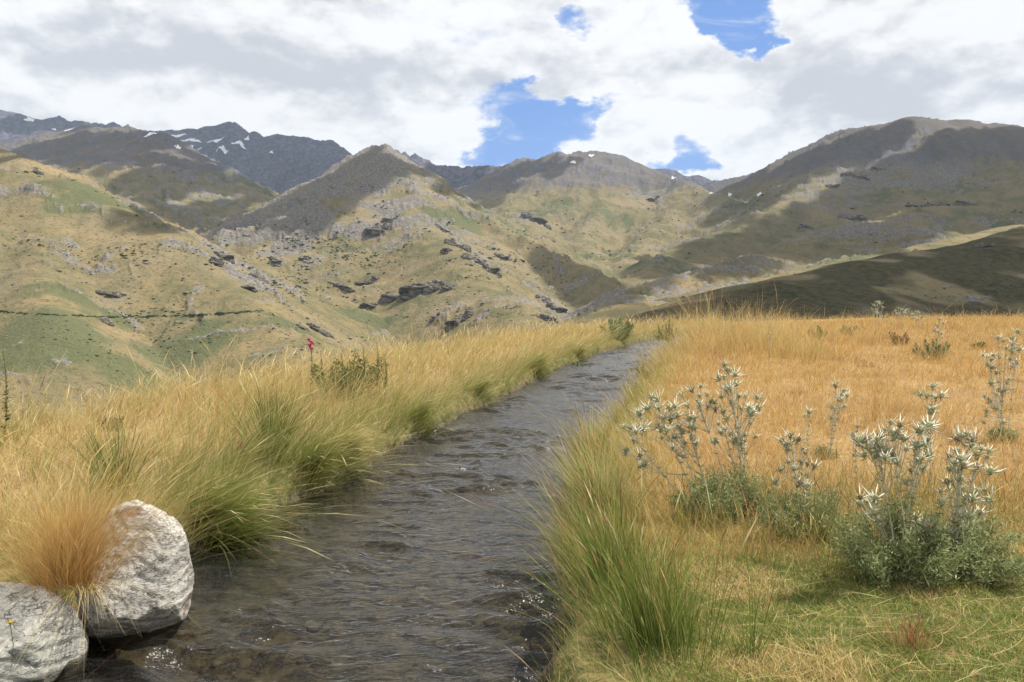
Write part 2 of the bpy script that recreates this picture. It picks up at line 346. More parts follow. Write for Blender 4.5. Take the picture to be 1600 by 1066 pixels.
# ------------------------------------------------------------------ hill material
def m_hill():
    s = NT('hill_grass_and_rock')
    p = s.pos()
    rock = s.attr('rock', 2); green = s.attr('green', 2); far = s.attr('far', 2); dry = s.attr('dry', 2)
    n_big = s.noise(.006, 4, .6, p); n_mid = s.noise(.035, 5, .62, p); n_fin = s.noise(.22, 5, .7, p); n_vf = s.noise(1.1, 4, .7, p)
    base = s.mix(s.ramp(n_mid, .35, .68), (.215,.168,.082), (.125,.118,.052))
    base = s.mix(s.math('MULTIPLY', s.ramp(n_big, .45, .65), .6), base, (.25,.20,.12))
    base = s.mix(s.math('MULTIPLY', dry, .8), base, (.33,.235,.115))
    g = s.mix(s.ramp(n_fin, .4, .65), (.075,.092,.038), (.135,.145,.06))
    base = s.mix(s.math('MULTIPLY', s.ramp(s.math('ADD', green, s.math('MULTIPLY', s.math('SUBTRACT', n_mid, .5), 1.4)), .25, .75), .85), base, g)
    # speckle of tussocks and small stones
    base = s.mix(s.math('MULTIPLY', s.ramp(n_fin, .52, .62), .7), base, (.07,.068,.04))
    base = s.mix(s.math('MULTIPLY', s.ramp(n_vf, .56, .68), .6), base, (.36,.33,.28))
    rk = s.mix(s.ramp(n_fin, .35, .7), (.115,.105,.098), (.29,.265,.235))
    rmask = s.ramp(s.math('ADD', rock, s.math('MULTIPLY', s.math('SUBTRACT', n_fin, .5), 1.5)), .42, .72)
    base = s.mix(s.math('MULTIPLY', rmask, .85), base, rk)
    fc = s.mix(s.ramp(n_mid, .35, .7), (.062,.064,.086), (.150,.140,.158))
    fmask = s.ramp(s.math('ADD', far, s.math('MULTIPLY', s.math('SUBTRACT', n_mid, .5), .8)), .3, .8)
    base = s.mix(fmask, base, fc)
    base = s.mix(s.math('MULTIPLY', s.attr('heath_shade', 2), .9), base, s.mix(s.ramp(n_fin, .4, .62), (.028,.034,.014), (.085,.068,.035)))  # dark heath colour, also painted as cloud shade on the right mountain
    h = s.math('ADD', s.math('MULTIPLY', n_mid, 4.), s.math('MULTIPLY', n_fin, 1.2))
    h = s.math('ADD', h, s.math('MULTIPLY', n_vf, .3))
    return s.done(s.bsdf(base, .95, .1, s.bump(h, .9, 1.6)))
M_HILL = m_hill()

def m_ground():
    s = NT('soil_and_stubble')
    p = s.pos(); turf = s.attr('turf', 2); wet = s.attr('wet', 2)
    n1 = s.noise(.8, 5, .6, p); n2 = s.noise(9, 5, .65, p); n3 = s.noise(60, 3, .7, p)
    c = s.mix(s.ramp(n1, .35, .65), (.30,.19,.085), (.38,.26,.115))
    c = s.mix(s.math('MULTIPLY', s.ramp(n2, .48, .7), .7), c, (.14,.085,.045))
    c = s.mix(s.math('MULTIPLY', s.ramp(n3, .55, .7), .5), c, (.46,.34,.19))
    t = s.mix(s.ramp(n2, .4, .65), (.09,.10,.03), (.24,.19,.075))
    c = s.mix(turf, c, t)
    b = s.mix(s.ramp(n2, .4, .62), (.035,.030,.020), (.15,.125,.078))
    b = s.mix(s.math('MULTIPLY', s.ramp(n3, .5, .66), .5), b, (.22,.18,.12))
    c = s.mix(wet, c, b)
    h = s.math('ADD', n2, s.math('MULTIPLY', n3, .3))
    return s.done(s.bsdf(c, .92, .15, s.bump(h, .8, .05)))
M_GROUND = m_ground()

# splats on the hillsides: photo column, row, half width px, half height px
def splats(x, y, z, L):
    d = np.maximum(y, 1)
    out = np.zeros(x.shape)
    return out
def spot_field(x, y, spots):
    f = np.zeros(x.shape)
    for (px, py, rx, ry, w) in spots:
        P = march(px, py)
        if P is None: continue
        sx = rx/FPX*P[1]; sy = ry/FPX*P[1]*2.6
        e = ((x-P[0])/sx)**2 + ((y-P[1])/sy)**2
        f += w*np.exp(-e)
    return f
ROCKS = [(455,390,50,30,.9),(400,440,45,35,.8),(350,400,40,25,.7),(600,345,45,20,.9),(620,380,45,18,.9),(510,400,60,25,.6),(700,360,40,14,.6),(730,410,40,16,.6),(660,455,60,16,.7),(830,345,30,10,.8),(870,480,50,25,.7),
         (580,270,50,30,.9),(470,345,40,25,.6),(180,465,40,18,.7),(160,520,30,22,.6),(230,490,30,12,.5),(300,425,30,12,.4),(1300,280,60,22,.9),(1500,255,60,20,.6),(1450,340,70,12,.7),(1300,370,120,10,.4),(1400,215,60,14,.4),(1530,440,60,25,.5),(1450,470,100,12,.4),
         (950,262,50,14,.7),(1030,300,50,18,.6),(1100,310,50,14,.7),(1010,340,30,12,.3),(200,330,50,20,.3),(330,290,60,25,.6),(80,255,30,8,.5),(500,515,30,12,.5)]
GREENS = [(30,535,75,40,1.3),(60,520,50,35,1.),(200,580,110,22,1.),(330,545,70,20,.7),(100,500,60,10,.8),(250,560,60,20,.7),(120,460,40,14,.5),(330,510,40,15,.6),(470,440,40,25,.45),(440,500,30,25,.8),(560,400,60,14,.3),(780,460,25,20,.8),(620,500,60,20,.4),(930,330,40,20,.6),(920,400,40,12,.7),(970,400,30,12,.7),(950,430,60,12,.6),
          (700,330,60,14,.4),(240,350,30,16,.6),(1000,455,30,15,.6),(900,370,40,25,.4),(480,340,30,12,.5),(740,300,30,12,.2),(1240,360,80,25,.3)]
DRYS = [(100,272,70,10,.9),(190,265,40,8,.7),(160,372,120,8,.5),(420,480,30,14,.6),(380,540,60,18,.6),(150,400,100,20,.3),(620,560,60,20,.3),(560,330,40,20,.3),(1100,440,80,14,.7),(1000,480,60,12,.8),(880,290,60,14,.3),(450,520,20,16,.5),(1250,420,60,8,.4)]

def build_terrain():
    nr, nt = len(RR), len(TH); Rr = GR; X, Y, Z = GX, GY, GZ
    V = np.stack([X, Y, Z], -1)
    k75 = K75
    def faces(n):
        i = np.arange(n-1)[:, None]; j = np.arange(nt)[None, :]; j2 = (j+1) % nt
        return np.stack([i*nt+j, i*nt+j2, (i+1)*nt+j2, (i+1)*nt+j], -1).reshape(-1, 4)
    # ground
    Vn = V[:k75+1]; x, y = X[:k75+1], Y[:k75+1]
    a = XL(y)-x; b = x-XR(y)
    wet = np.clip(sst(-.02, .0, -a)*sst(-.02, 0, -b) + sst(.11, .03, Vn[..., 2])*(a < .5)*(b < .5), 0, 1)
    turf = np.clip(sst(.3, 1., b)*sst(5.2, 4.2, y+ .5*perlin(x*2, y*2, 31) + .1*x)+ sst(.9,.1,b)*(b > 0)+ sst(1.6, .2, a)*(a > 0), 0, 1)
    Vn = Vn.reshape(-1, 3); c0 = len(Vn)
    F = faces(k75+1)
    Vg = np.concatenate([Vn, [[0, 0, float(near_h(np.array(0.), np.array(0.)))]]])
    j = np.arange(nt); cap = np.stack([np.full(nt, c0), (j+1) % nt, j], -1)
    app = lambda q: np.append(q.ravel(), 0)
    g = mesh_obj('ground', Vg, [F[:, ::-1], cap[:, ::-1]], M_GROUND, extra=dict(turf=app(turf), wet=app(wet)))
    tag(g, kind='structure')
    # hills
    Vh = V[k75:]; x, y = X[k75:], Y[k75:]; z = Z[k75:]
    d = np.hypot(x, y)
    gx = np.gradient(z, axis=0)/np.gradient(Rr[k75:], axis=0)
    rk = rockmask(x, y)*.75 + spot_field(x, y, ROCKS)*.7 + .5*sst(.75, 1.2, abs(gx))
    gr = .7*sst(.0, .45, fbm(x/260, y/260, 4, 91)) + spot_field(x, y, GREENS)
    dr = .5*sst(.1, .5, fbm(x/300, y/200, 3, 97)) + spot_field(x, y, DRYS)
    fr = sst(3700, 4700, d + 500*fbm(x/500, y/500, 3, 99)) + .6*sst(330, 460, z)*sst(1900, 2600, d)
    h = mesh_obj('hills', Vh.reshape(-1, 3), faces(nr-k75)[:, ::-1], M_HILL, extra=dict(heath_shade=(sst(-80, 60, x-.14*y)*sst(760, 620, np.hypot(x, y)-.25*x)*sst(.0, .25, .3+fbm(x/60, y/60, 3, 12))*(y > 60) + .27*sst(.06, .16, x/np.maximum(y, 1)-.10)*sst(900, 1500, y)*(y > 60)*(.7+.5*fbm(x/200, y/200, 3, 14))).ravel().clip(0, 1), rock=np.clip(rk, 0, 1.3).ravel(), green=np.clip(gr, 0, 1.2).ravel(), dry=np.clip(dr, 0, 1).ravel(), far=np.clip(fr, 0, 1).ravel()))  # heath on the near hill, plus cloud shade darkened into the big right mountain
    tag(h, kind='structure')
build_terrain()
# ------------------------------------------------------------------ unseen clouds added above the frame, shaped to throw the hill shadows
def ico(sub):
    bm = bmesh.new(); bmesh.ops.create_icosphere(bm, subdivisions=sub, radius=1.)
    V = np.array([v.co[:] for v in bm.verts]); F = np.array([[v.index for v in f.verts] for f in bm.faces]); bm.free()
    return V, F
def m_shade_cloud():
    s = NT('shade_cloud_vapour')
    d = s.n('ShaderNodeBsdfDiffuse'); d.inputs[0].default_value = (.9,.9,.9,1)
    t = s.n('ShaderNodeBsdfTransparent')
    m = s.n('ShaderNodeMixShader'); m.inputs[0].default_value = .66
    s.t.links.new(t.outputs[0], m.inputs[1]); s.t.links.new(d.outputs[0], m.inputs[2])
    return s.done(m.outputs[0])
M_SHADE_CLOUD = m_shade_cloud()
def inpoly(px, py, P):
    c = np.zeros(len(px), bool); j = len(P)-1
    for i in range(len(P)):
        xi, yi = P[i]; xj, yj = P[j]
        m = ((yi > py) != (yj > py)) & (px < (xj-xi)*(py-yi)/(yj-yi+1e-9)+xi)
        c ^= m; j = i
    return c
SHADE = [
 ('far', 15, [(170,215),(240,200),(520,215),(560,262),(600,300),(540,300),(520,265),(470,330),(430,345),(395,310),(360,270),(300,240),(240,215)]),
 ('far', 14, [(0,182),(100,190),(190,200),(100,200),(40,196),(0,195)]),
 ('mid', 12, [(0,238),(60,222),(140,208),(240,220),(225,240),(165,262),(110,258),(60,246),(10,248)]),
 ('mid', 12, [(175,285),(250,240),(330,262),(372,300),(300,300),(230,320),(190,300)]),
 ('mid', 12, [(190,335),(260,322),(360,318),(410,335),(390,350),(300,362),(235,362)]),
 ('mid', 12, [(390,345),(450,305),(530,262),(590,240),(640,264),(600,285),(570,300),(540,330),(500,355),(450,352)]),
 ('mid', 13, [(640,262),(780,272),(830,255),(900,250),(870,268),(820,275),(760,330),(700,300)]),
 ('mid', 9, [(830,395),(880,402),(960,440),(980,470),(930,480),(880,440)]),
 ('mid', 9, [(980,405),(1030,395),(1040,420),(1000,440)]),
 ('big', 17, [(1130,300),(1250,252),(1330,208),(1420,196),(1370,232),(1290,262),(1230,300),(1170,345),(1110,352)]),
 ('big', 17, [(1225,352),(1320,290),(1425,243),(1505,205),(1620,212),(1620,350),(1560,352),(1480,362),(1380,395),(1290,392),(1220,408),(1150,420),(1110,440),(1050,432),(1020,452),(985,462),(1040,405),(1110,375)]),
 ('low', 13, [(1050,500),(1130,468),(1200,442),(1350,413),(1500,387),(1640,364),(1700,340),(1700,500)]),
]
for kind, sp, poly in SHADE:
    P = np.array(poly, float)
    gx, gy = np.meshgrid(np.arange(P[:, 0].min(), P[:, 0].max()+1, sp), np.arange(P[:, 1].min(), P[:, 1].max()+1, sp*.62))
    gx = gx.ravel()+RNG.uniform(-.4, .4, gx.size)*sp; gy = gy.ravel()+RNG.uniform(-.3, .3, gy.size)*sp
    m = inpoly(gx, gy, poly); gx, gy = gx[m], gy[m]
    if len(gx) == 0: continue
    Q, ok = march_many(gx, gy); Q = Q[ok]
    Dm = np.median(Q[:, 1]); Q = Q[abs(Q[:, 1]-Dm) < .6*Dm]
    alt = max(1750., .50*Dm+650)
    vs, fs = ico(2); Vt = []; Ft = []; k = 0
    for q in Q:
        a_ = alt + RNG.uniform(0, .06)*Dm + 60
        c = q + np.array(SUND)*(a_-q[2])/SUND.z
        r = max(sp*q[1]/FPX*RNG.uniform(.85, 1.6), RNG.uniform(*((24, 36) if kind == 'low' else (13, 24))))
        sc = np.array([r, r*(1.75 if kind in ('big', 'far') else 1.4), r*.6])
        dsp = 1+.22*np.sin(vs[:, [0]]*5+c[0])*np.sin(vs[:, [1]]*6+c[1])*np.cos(vs[:, [2]]*4)
        Vt.append(vs*dsp*sc+c); Ft.append(fs+k); k += len(vs)
    o = mesh_obj('shade_cloud', np.concatenate(Vt), np.concatenate(Ft), M_SHADE_CLOUD)
    tag(o, kind='structure')

# ------------------------------------------------------------------ air
def build_haze():
    s = NT('pale_air')
    v = s.n('ShaderNodeVolumePrincipled')
    v.inputs['Color'].default_value = (.62,.79,1,1); v.inputs['Density'].default_value = HAZE; v.inputs['Anisotropy'].default_value = .1
    s.t.links.new(v.outputs[0], s.out.inputs['Volume'])
    x0, x1, y0, y1, z0, z1 = -8400, 8400, -8400, 8400, -345, 1520
    V = [(x, y, z) for z in (z0, z1) for y in (y0, y1) for x in (x0, x1)]
    F = np.array([[0,2,3,1],[4,5,7,6],[0,1,5,4],[2,6,7,3],[0,4,6,2],[1,3,7,5]])
    o = mesh_obj('haze', V, F, s.m, smooth=False); tag(o, kind='stuff', label='thin pale blue air over the valley and far peaks', cat='haze')
HAZE = 3.8e-5
build_haze()
# ------------------------------------------------------------------ water
def m_water():
    s = NT('stream_water')
    p = s.pos()
    q = s.map(p, (1, 2.2, 1), (0, 0, R(-12)))
    b1 = s.noise(9, 3, .55, q, dist=.6); b2 = s.noise(34, 2, .5, q)
    nrm = s.bump(s.math('ADD', b1, s.math('MULTIPLY', b2, .25)), .7, .035)
    gl = s.n('ShaderNodeBsdfGlossy'); gl.inputs['Roughness'].default_value = .22; gl.inputs['Color'].default_value = (1,1,1,1); s.set(gl, 'Normal', nrm)
    tr = s.n('ShaderNodeBsdfTransparent'); tr.inputs[0].default_value = (.58,.56,.49,1)
    fr = s.n('ShaderNodeFresnel'); fr.inputs[0].default_value = 1.33; s.set(fr, 'Normal', nrm)
    m = s.n('ShaderNodeMixShader'); s.set(m, 0, fr); s.set(m, 1, tr); s.set(m, 2, gl)
    return s.done(m.outputs[0])
def build_water():
    ys = np.concatenate([np.linspace(-6, 1.9, 40)[:-1], np.geomspace(1.9, 50, 1300)]); nx = 170
    u = np.linspace(0, 1, nx)[None, :]; Y = np.repeat(ys[:, None], nx, 1)
    xl = XL(ys)[:, None]-.3; xr = XR(ys)[:, None]+.3
    X = xl + (xr-xl)*u
    c, sn = math.cos(R(13)), math.sin(R(13))
    a = X*c - Y*sn; b = X*sn + Y*c          # across, along
    w = .45*perlin(a*1.1, b*1.1, 40)
    Z = 1.2*(.036*(1-2*np.abs(perlin(a*1.35+w, b*3.0+1.5*w, 41))) + .034*perlin(a*2.6+w, b*5.2, 42) + .006*perlin(a*8, b*15, 43))
    Z += .034*perlin(a*.8, b*1.5, 44)
    Z *= (.30+.70*sst(-.25, .3, perlin(a*1.1, b*.6, 46))) * sst(0, .1, u)*sst(1, .9, u)
    V = np.stack([X, Y, Z], -1).reshape(-1, 3); n = len(ys)
    i = np.arange(n-1)[:, None]; j = np.arange(nx-1)[None, :]
    F = np.stack([i*nx+j, i*nx+j+1, (i+1)*nx+j+1, (i+1)*nx+j], -1).reshape(-1, 4)
    tag(mesh_obj('water', V, F, m_water()), kind='structure')
build_water()

# ------------------------------------------------------------------ grass blades
def m_blade(name, rough=.75, transl=.35):
    s = NT(name)
    c = s.attr('col', 0)
    d = s.bsdf(c, rough, .12)
    t = s.n('ShaderNodeBsdfTranslucent'); s.set(t, 0, c)
    m = s.n('ShaderNodeMixShader'); m.inputs[0].default_value = transl; s.set(m, 1, d); s.set(m, 2, t)
    return s.done(m.outputs[0])
M_BLADE = m_blade('grass_blade')
def blades(root, h, w, lean, bend, cb, ct, nlev=5, head=None, headcol=None, droop=.25):
    """root(N,3) h(N) w(N) lean(N,2: horizontal drift per height) bend(N,2: extra drift growing with t^2)"""
    N = len(root); t = np.linspace(0, 1, nlev)[None, :, None]
    hh = h[:, None, None]
    bl = np.hypot(bend[:, 0], bend[:, 1])[:, None, None]
    hor = (lean[:, None, :]*t + bend[:, None, :]*t**2)*hh
    ver = hh*(t - droop*bl*t**2.4)
    P = np.concatenate([hor, ver], -1) + root[:, None, :]
    P[..., 2] = np.maximum(P[..., 2], root[:, None, 2]-.22)
    th = RNG.uniform(0, np.pi, N)
    side = np.stack([np.cos(th), np.sin(th)*.8, np.zeros(N)], -1)[:, None, :]
    prof = np.interp(t[0, :, 0], [0, .3, .7, 1], [1, .95, .6, .08])[None, :, None]*np.ones((N, 1, 1))
    if head is not None and head.any():
        hp = np.interp(t[0, :, 0], [0, .5, .72, .8, .92, 1], [.55, .5, .45, 2.3, 1.7, .1])[None, :, None]
        prof = np.where(head[:, None, None], hp, prof)
    half = side*prof*w[:, None, None]*.5
    V = np.stack([P-half, P+half], 2).reshape(-1, 3)
    c = cb[:, None, :]*(1-t) + ct[:, None, :]*t
    if headcol is not None: c = np.where((head[:, None, None]) & (t > .7), headcol[:, None, :], c)
    C = np.repeat(c[:, :, None, :], 2, 2).reshape(-1, 3)
    b = (np.arange(N)*nlev*2)[:, None]; k = np.arange(nlev-1)[None, :]*2
    F = np.stack([b+k, b+k+1, b+k+3, b+k+2], -1).reshape(-1, 4)
    return V, F, C
class Bag:
    def __init__(s): s.V = []; s.F = []; s.C = []; s.n = 0
    def add(s, V, F, C):
        s.V.append(V); s.F.append(F+s.n); s.C.append(C if C.ndim == 2 else np.repeat(C[None], len(V), 0)); s.n += len(V)
    def build(s, name, mat, parent=None, smooth=False):
        F4 = [f for f in s.F if f.shape[1] == 4]; F3 = [f for f in s.F if f.shape[1] == 3]; F = []
        if F4: F.append(np.concatenate(F4))
        if F3: F.append(np.concatenate(F3))
        return mesh_obj(name, np.concatenate(s.V), F, mat, parent, smooth, cols=np.concatenate(s.C))
def pick(pal, n, jit=.16):
    """colours from a weighted palette [(weight, rgb)]"""
    w = np.array([p[0] for p in pal]); c = np.array([p[1] for p in pal])
    k = RNG.choice(len(pal), n, p=w/w.sum())
    out = c[k]*(1+RNG.normal(0, jit, (n, 1)))*(1+RNG.normal(0, .05, (n, 3)))
    return np.clip(out, .01, .85)
PALE = (.74,.60,.31); STRAW = (.64,.49,.21); GOLD = (.62,.40,.13); ORANGE = (.54,.295,.09); OLIVE = (.33,.33,.095); GREEN = (.165,.245,.04); DKGREEN = (.08,.13,.03); RUSSET = (.32,.15,.075); BROWN = (.28,.185,.095)
def width(r, w0=.0024): return w0*np.maximum(r/4.5, .8)**.72

def scatter(n, rmin, rmax, a0, a1, ex):
    """n points in a wedge, density falling as r^-ex"""
    k = 2-ex; u = RNG.random(n)
    r = (rmin**k + u*(rmax**k-rmin**k))**(1/k); a = RNG.uniform(a0, a1, n)
    return np.sin(a)*r, np.cos(a)*r
def clump(x, y, cell, tight, frac, seed):
    """pull points towards tussock centres; returns new x,y and outward vector"""
    gx = np.floor(x/cell); gy = np.floor(y/cell)
    h1 = _h(gx, gy, seed)/2**32; h2 = _h(gx, gy, seed+1)/2**32
    cx = (gx+.15+.7*h1)*cell; cy = (gy+.15+.7*h2)*cell
    m = RNG.random(len(x)) < frac
    rr = np.abs(RNG.normal(0, tight, len(x))); th = RNG.uniform(0, 2*np.pi, len(x))
    ox = np.cos(th)*rr; oy = np.sin(th)*rr
    nx = np.where(m, cx+ox, x); ny = np.where(m, cy+oy, y)
    out = np.stack([np.where(m, ox, 0), np.where(m, oy, 0)], -1)/tight
    return nx, ny, out, _h(gx, gy, seed+2)/2**32

def left_bank():
    n = 165000
    x, y = scatter(n, 2.3, 48, -R(42), R(17), 1.25)
    a = XL(y)-x; m = (a > -.05) & (a < 4.9); x, y = x[m], y[m]
    m = RNG.random(len(x)) < .95; x, y = x[m], y[m]
    x, y, out, hc = clump(x, y, .42, .085, .62, 300)
    a = XL(y)-x; r = np.hypot(x, y)
    m = (a > -.03) & (a < 4.9) & (y > 1.5)
    # keep the dry-litter floor around the two boulders open
    m &= ~((y < 4.4) & (x > -2.7) & (x < -1.4))
    x, y, out, hc, a, r = x[m], y[m], out[m], hc[m], a[m], r[m]; n = len(x)
    z = near_h(x, y)-.02
    edge = sst(1.1, .1, a)                     # 1 at the water
    bigl = _h(np.floor(x/.9+.5*perlin(x*1.3, y*1.3, 54)), np.floor(y/.9+.5*perlin(x*1.3, y*1.3, 55)), 392)/2**32
    hm = (.50+.18*fbm(x*.5, y*.5, 3, 301)+.25*hc)*(.68+.55*bigl)
    low = sst(1.2, 1.9, a)*sst(3.6, 2.6, a)*sst(9, 6, y)   # a trampled hollow with short growth
    h = hm*RNG.uniform(.45, 1.15, n)*(1-.45*low)*(.8+.2*edge) * (.85+.15*sst(3, 8, r))
    lean = out*.20 + RNG.normal(0, .17, (n, 2)) + np.array([.08, 0]) + edge[:, None]*np.array([.30, -.12])
    bend = RNG.normal(0, .27, (n, 2)) + out*.22 + np.array([.16, -.05]) + edge[:, None]*np.array([.28, -.12])
    g = np.clip(.20 + .55*edge + .35*fbm(x*.8, y*.8, 2, 303) + .3*(hc-.5) + .45*(bigl-.5) + .22*sst(9, 4, r) - .012*r - .1*low, 0, 1)
    isg = RNG.random(n) < g
    cb = np.where(isg[:, None], pick([(3, GREEN), (2, OLIVE), (1, DKGREEN)], n), pick([(3, OLIVE), (2, STRAW), (1, BROWN)], n))
    ct = np.where((isg & (RNG.random(n) < .6))[:, None], pick([(2, OLIVE), (2, GREEN), (2, STRAW)], n), pick([(4, PALE), (3, STRAW), (1.4, GOLD), (.5, RUSSET)], n))
    head = (RNG.random(n) < .16) & (~isg)
    h = np.where(head, h*1.22, h)*np.where(RNG.random(n) < .02, 1.45, 1.)
    w = width(r)*np.where(head, 1.0, RNG.uniform(.7, 1.35, n))
    V, F, C = blades(np.stack([x, y, z], -1), h, w, lean, bend, cb, ct, 6, head, pick([(3, PALE), (1, STRAW), (1, (.34,.22,.13))], n))
    b = Bag(); b.add(V, F, C)
    # curled dry litter near the ground
    k = 26000
    x, y = scatter(k, 2.3, 30, -R(42), R(12), 1.3); a = XL(y)-x; m = (a > .1) & (a < 4.5) & ~((y < 4.3) & (a < .75)); x, y = x[m], y[m]; k = len(x); r = np.hypot(x, y)
    V, F, C = blades(np.stack([x, y, near_h(x, y)-.01], -1), RNG.uniform(.12, .3, k), width(r), RNG.normal(0, .9, (k, 2)), RNG.normal(0, .7, (k, 2)), pick([(1, BROWN), (2, STRAW)], k), pick([(2, PALE), (1, GOLD)], k), 4)
    b.add(V, F, C)
    tag(b.build('bank_grass', M_BLADE), 'long mixed green and straw grass covering the left bank of the stream', 'grass', kind='stuff')
left_bank()

def right_meadow():
    n = 210000
    x, y = scatter(n, 2.2, 66, R(-4), R(39), 1.28)
    b_ = x-XR(y); m = (b_ > .0) ; x, y = x[m], y[m]
    x, y, out, hc = clump(x, y, .30, .07, .5, 320)
    fx, fy, fo, fh = clump(x, y, 1.15, .26, .55, 420); q = (np.hypot(x, y) > 11) & (RNG.random(len(x)) < .6)
    x = np.where(q, fx, x); y = np.where(q, fy, y); out = np.where(q[:, None], fo, out); hc = np.where(q, fh, hc)
    b_ = x-XR(y); r = np.hypot(x, y)
    turf_edge = 4.7 + .6*perlin(x*1.1, y*.6+2, 330) + .10*x + RNG.normal(0, .25, len(x))
    m = (b_ > .0) & ((y > turf_edge) | ((b_ < .5+.3*sst(3.6, 4.6, y)+.25*perlin(y*2, x*0, 331)) & (y > 2.2)))
    bare = sst(.16, .34, perlin(x*.55, y*.42, 332)+.35*np.exp(-((x-3.2)/1.3)**2-((y-7.6)/1.0)**2)+.5*np.exp(-((x-5.2)/1.6)**2-((y-7.)/.8)**2)) * sst(1.2, 2.4, b_)*sst(40, 14, y)
    m &= RNG.random(len(x)) > .85*bare
    x, y, out, hc, b_, r = x[m], y[m], out[m], hc[m], b_[m], r[m]; n = len(x)
    edge = sst(1.5, .2, b_)
    knoll = np.exp(-((x-8.6)/2.6)**2-((y-28)/5)**2) + .8*np.exp(-((x-6.8)/1.3)**2-((y-21)/4)**2)
    h = (.19+.13*fbm(x*.4, y*.4, 3, 333)+.10*hc + .12*sst(9, 30, r) + .30*edge + .60*np.clip(knoll, 0, 1))*RNG.uniform(.4, 1.15, n)
    lean = out*.18 + RNG.normal(0, .17, (n, 2)) + edge[:, None]*np.array([-.30, -.05]) + np.array([.03, 0])
    bend = RNG.normal(0, .26, (n, 2)) + out*.15 + edge[:, None]*np.array([-.25, -.05]) + np.array([.08, 0])
    patch = fbm(x*.35, y*.22, 3, 335); rus = sst(.05, .35, fbm(x*.6+9, y*.35, 4, 336))*(1-edge)
    h = h*(1-.35*rus)*(1+.5*sst(.12, .4, patch))
    big = _h(np.floor(x/1.3+.5*perlin(x, y, 51)), np.floor(y/1.9+.5*perlin(x, y, 52)), 390)/2**32; h = h*(.62+.85*big**2)
    near = sst(4.6, 3.9, y); h = h*(1-.62*near); tall = RNG.random(n) < .022+.05*sst(14, 30, r)*(hc > .55)
    g = np.clip(.03 + .55*edge*sst(30, 8, y) + .18*sst(.1, .4, patch), 0, 1)
    isg = RNG.random(n) < g
    pale = (RNG.random(n) < np.clip(.42+.6*edge+.7*np.clip(knoll, 0, 1)+.5*patch+.5*(big-.45), 0, 1))
    cb = np.where(isg[:, None], pick([(3, GREEN), (2, OLIVE)], n), np.where((RNG.random(n) < .85*rus)[:, None], pick([(2, RUSSET), (2, BROWN), (1, (.30,.20,.13))], n), pick([(2, ORANGE), (2, GOLD), (.7, RUSSET), (1, BROWN)], n)))
    ct = np.where((isg & (RNG.random(n) < .55))[:, None], pick([(2, OLIVE), (2, GREEN)], n), np.where((pale & (RNG.random(n) > rus))[:, None], pick([(3, PALE), (2, STRAW)], n), pick([(3, GOLD), (4, ORANGE), (.5, RUSSET), (1.2, STRAW)], n)))
    head = (RNG.random(n) < .22) & (~isg); h = np.where(head, h*1.25, h)*np.where(tall, 1.8-.7*np.clip(knoll, 0, 1), 1.)
    w = width(r, .0021)*np.where(head, 1., RNG.uniform(.6, 1.25, n))
    V, F, C = blades(np.stack([x, y, near_h(x, y)-.02], -1), h, w, lean, bend, cb, ct, 5, head, pick([(3, GOLD), (2, PALE), (1, (.36,.2,.1))], n))
    b = Bag(); b.add(V, F, C)
    k = 40000
    x, y = scatter(k, 4.6, 30, R(2), R(39), 1.3); b_ = x-XR(y); m = (b_ > .5); x, y = x[m], y[m]; k = len(x); r = np.hypot(x, y)
    V, F, C = blades(np.stack([x, y, near_h(x, y)-.01], -1), RNG.uniform(.05, .2, k), width(r), RNG.normal(0, .9, (k, 2)), RNG.normal(0, .7, (k, 2)), pick([(1, BROWN), (2, GOLD)], k), pick([(2, GOLD), (1, ORANGE), (1, PALE)], k), 4)
    b.add(V, F, C)
    # green and brown stalks growing up through the thistle cushions
    k = 3600; x = RNG.uniform(1.05, 3.7, k); y = RNG.uniform(4.0, 5.6, k)+.05*x; r = np.hypot(x, y); g = RNG.random(k) < .5
    m = perlin(x*1.6, y*1.6, 61) > -.25; x, y, r, g = x[m], y[m], r[m], g[m]; k = len(x)
    V, F, C = blades(np.stack([x, y, near_h(x, y)-.01], -1), RNG.uniform(.12, .42, k), width(r, .0026), RNG.normal(0, .16, (k, 2)), RNG.normal(0, .22, (k, 2)), np.where(g[:, None], pick([(1, GREEN)], k), pick([(1, BROWN), (1, RUSSET)], k)), np.where(g[:, None], pick([(1, OLIVE), (1, GREEN)], k), pick([(1, STRAW), (1, GOLD), (.6, BROWN)], k)), 6, RNG.random(k) < .2, pick([(1, STRAW), (1, BROWN)], k))
    b.add(V, F, C)
    tag(b.build('meadow_grass', M_BLADE), 'dry golden orange grass covering the meadow right of the stream', 'grass', kind='stuff')
right_meadow()

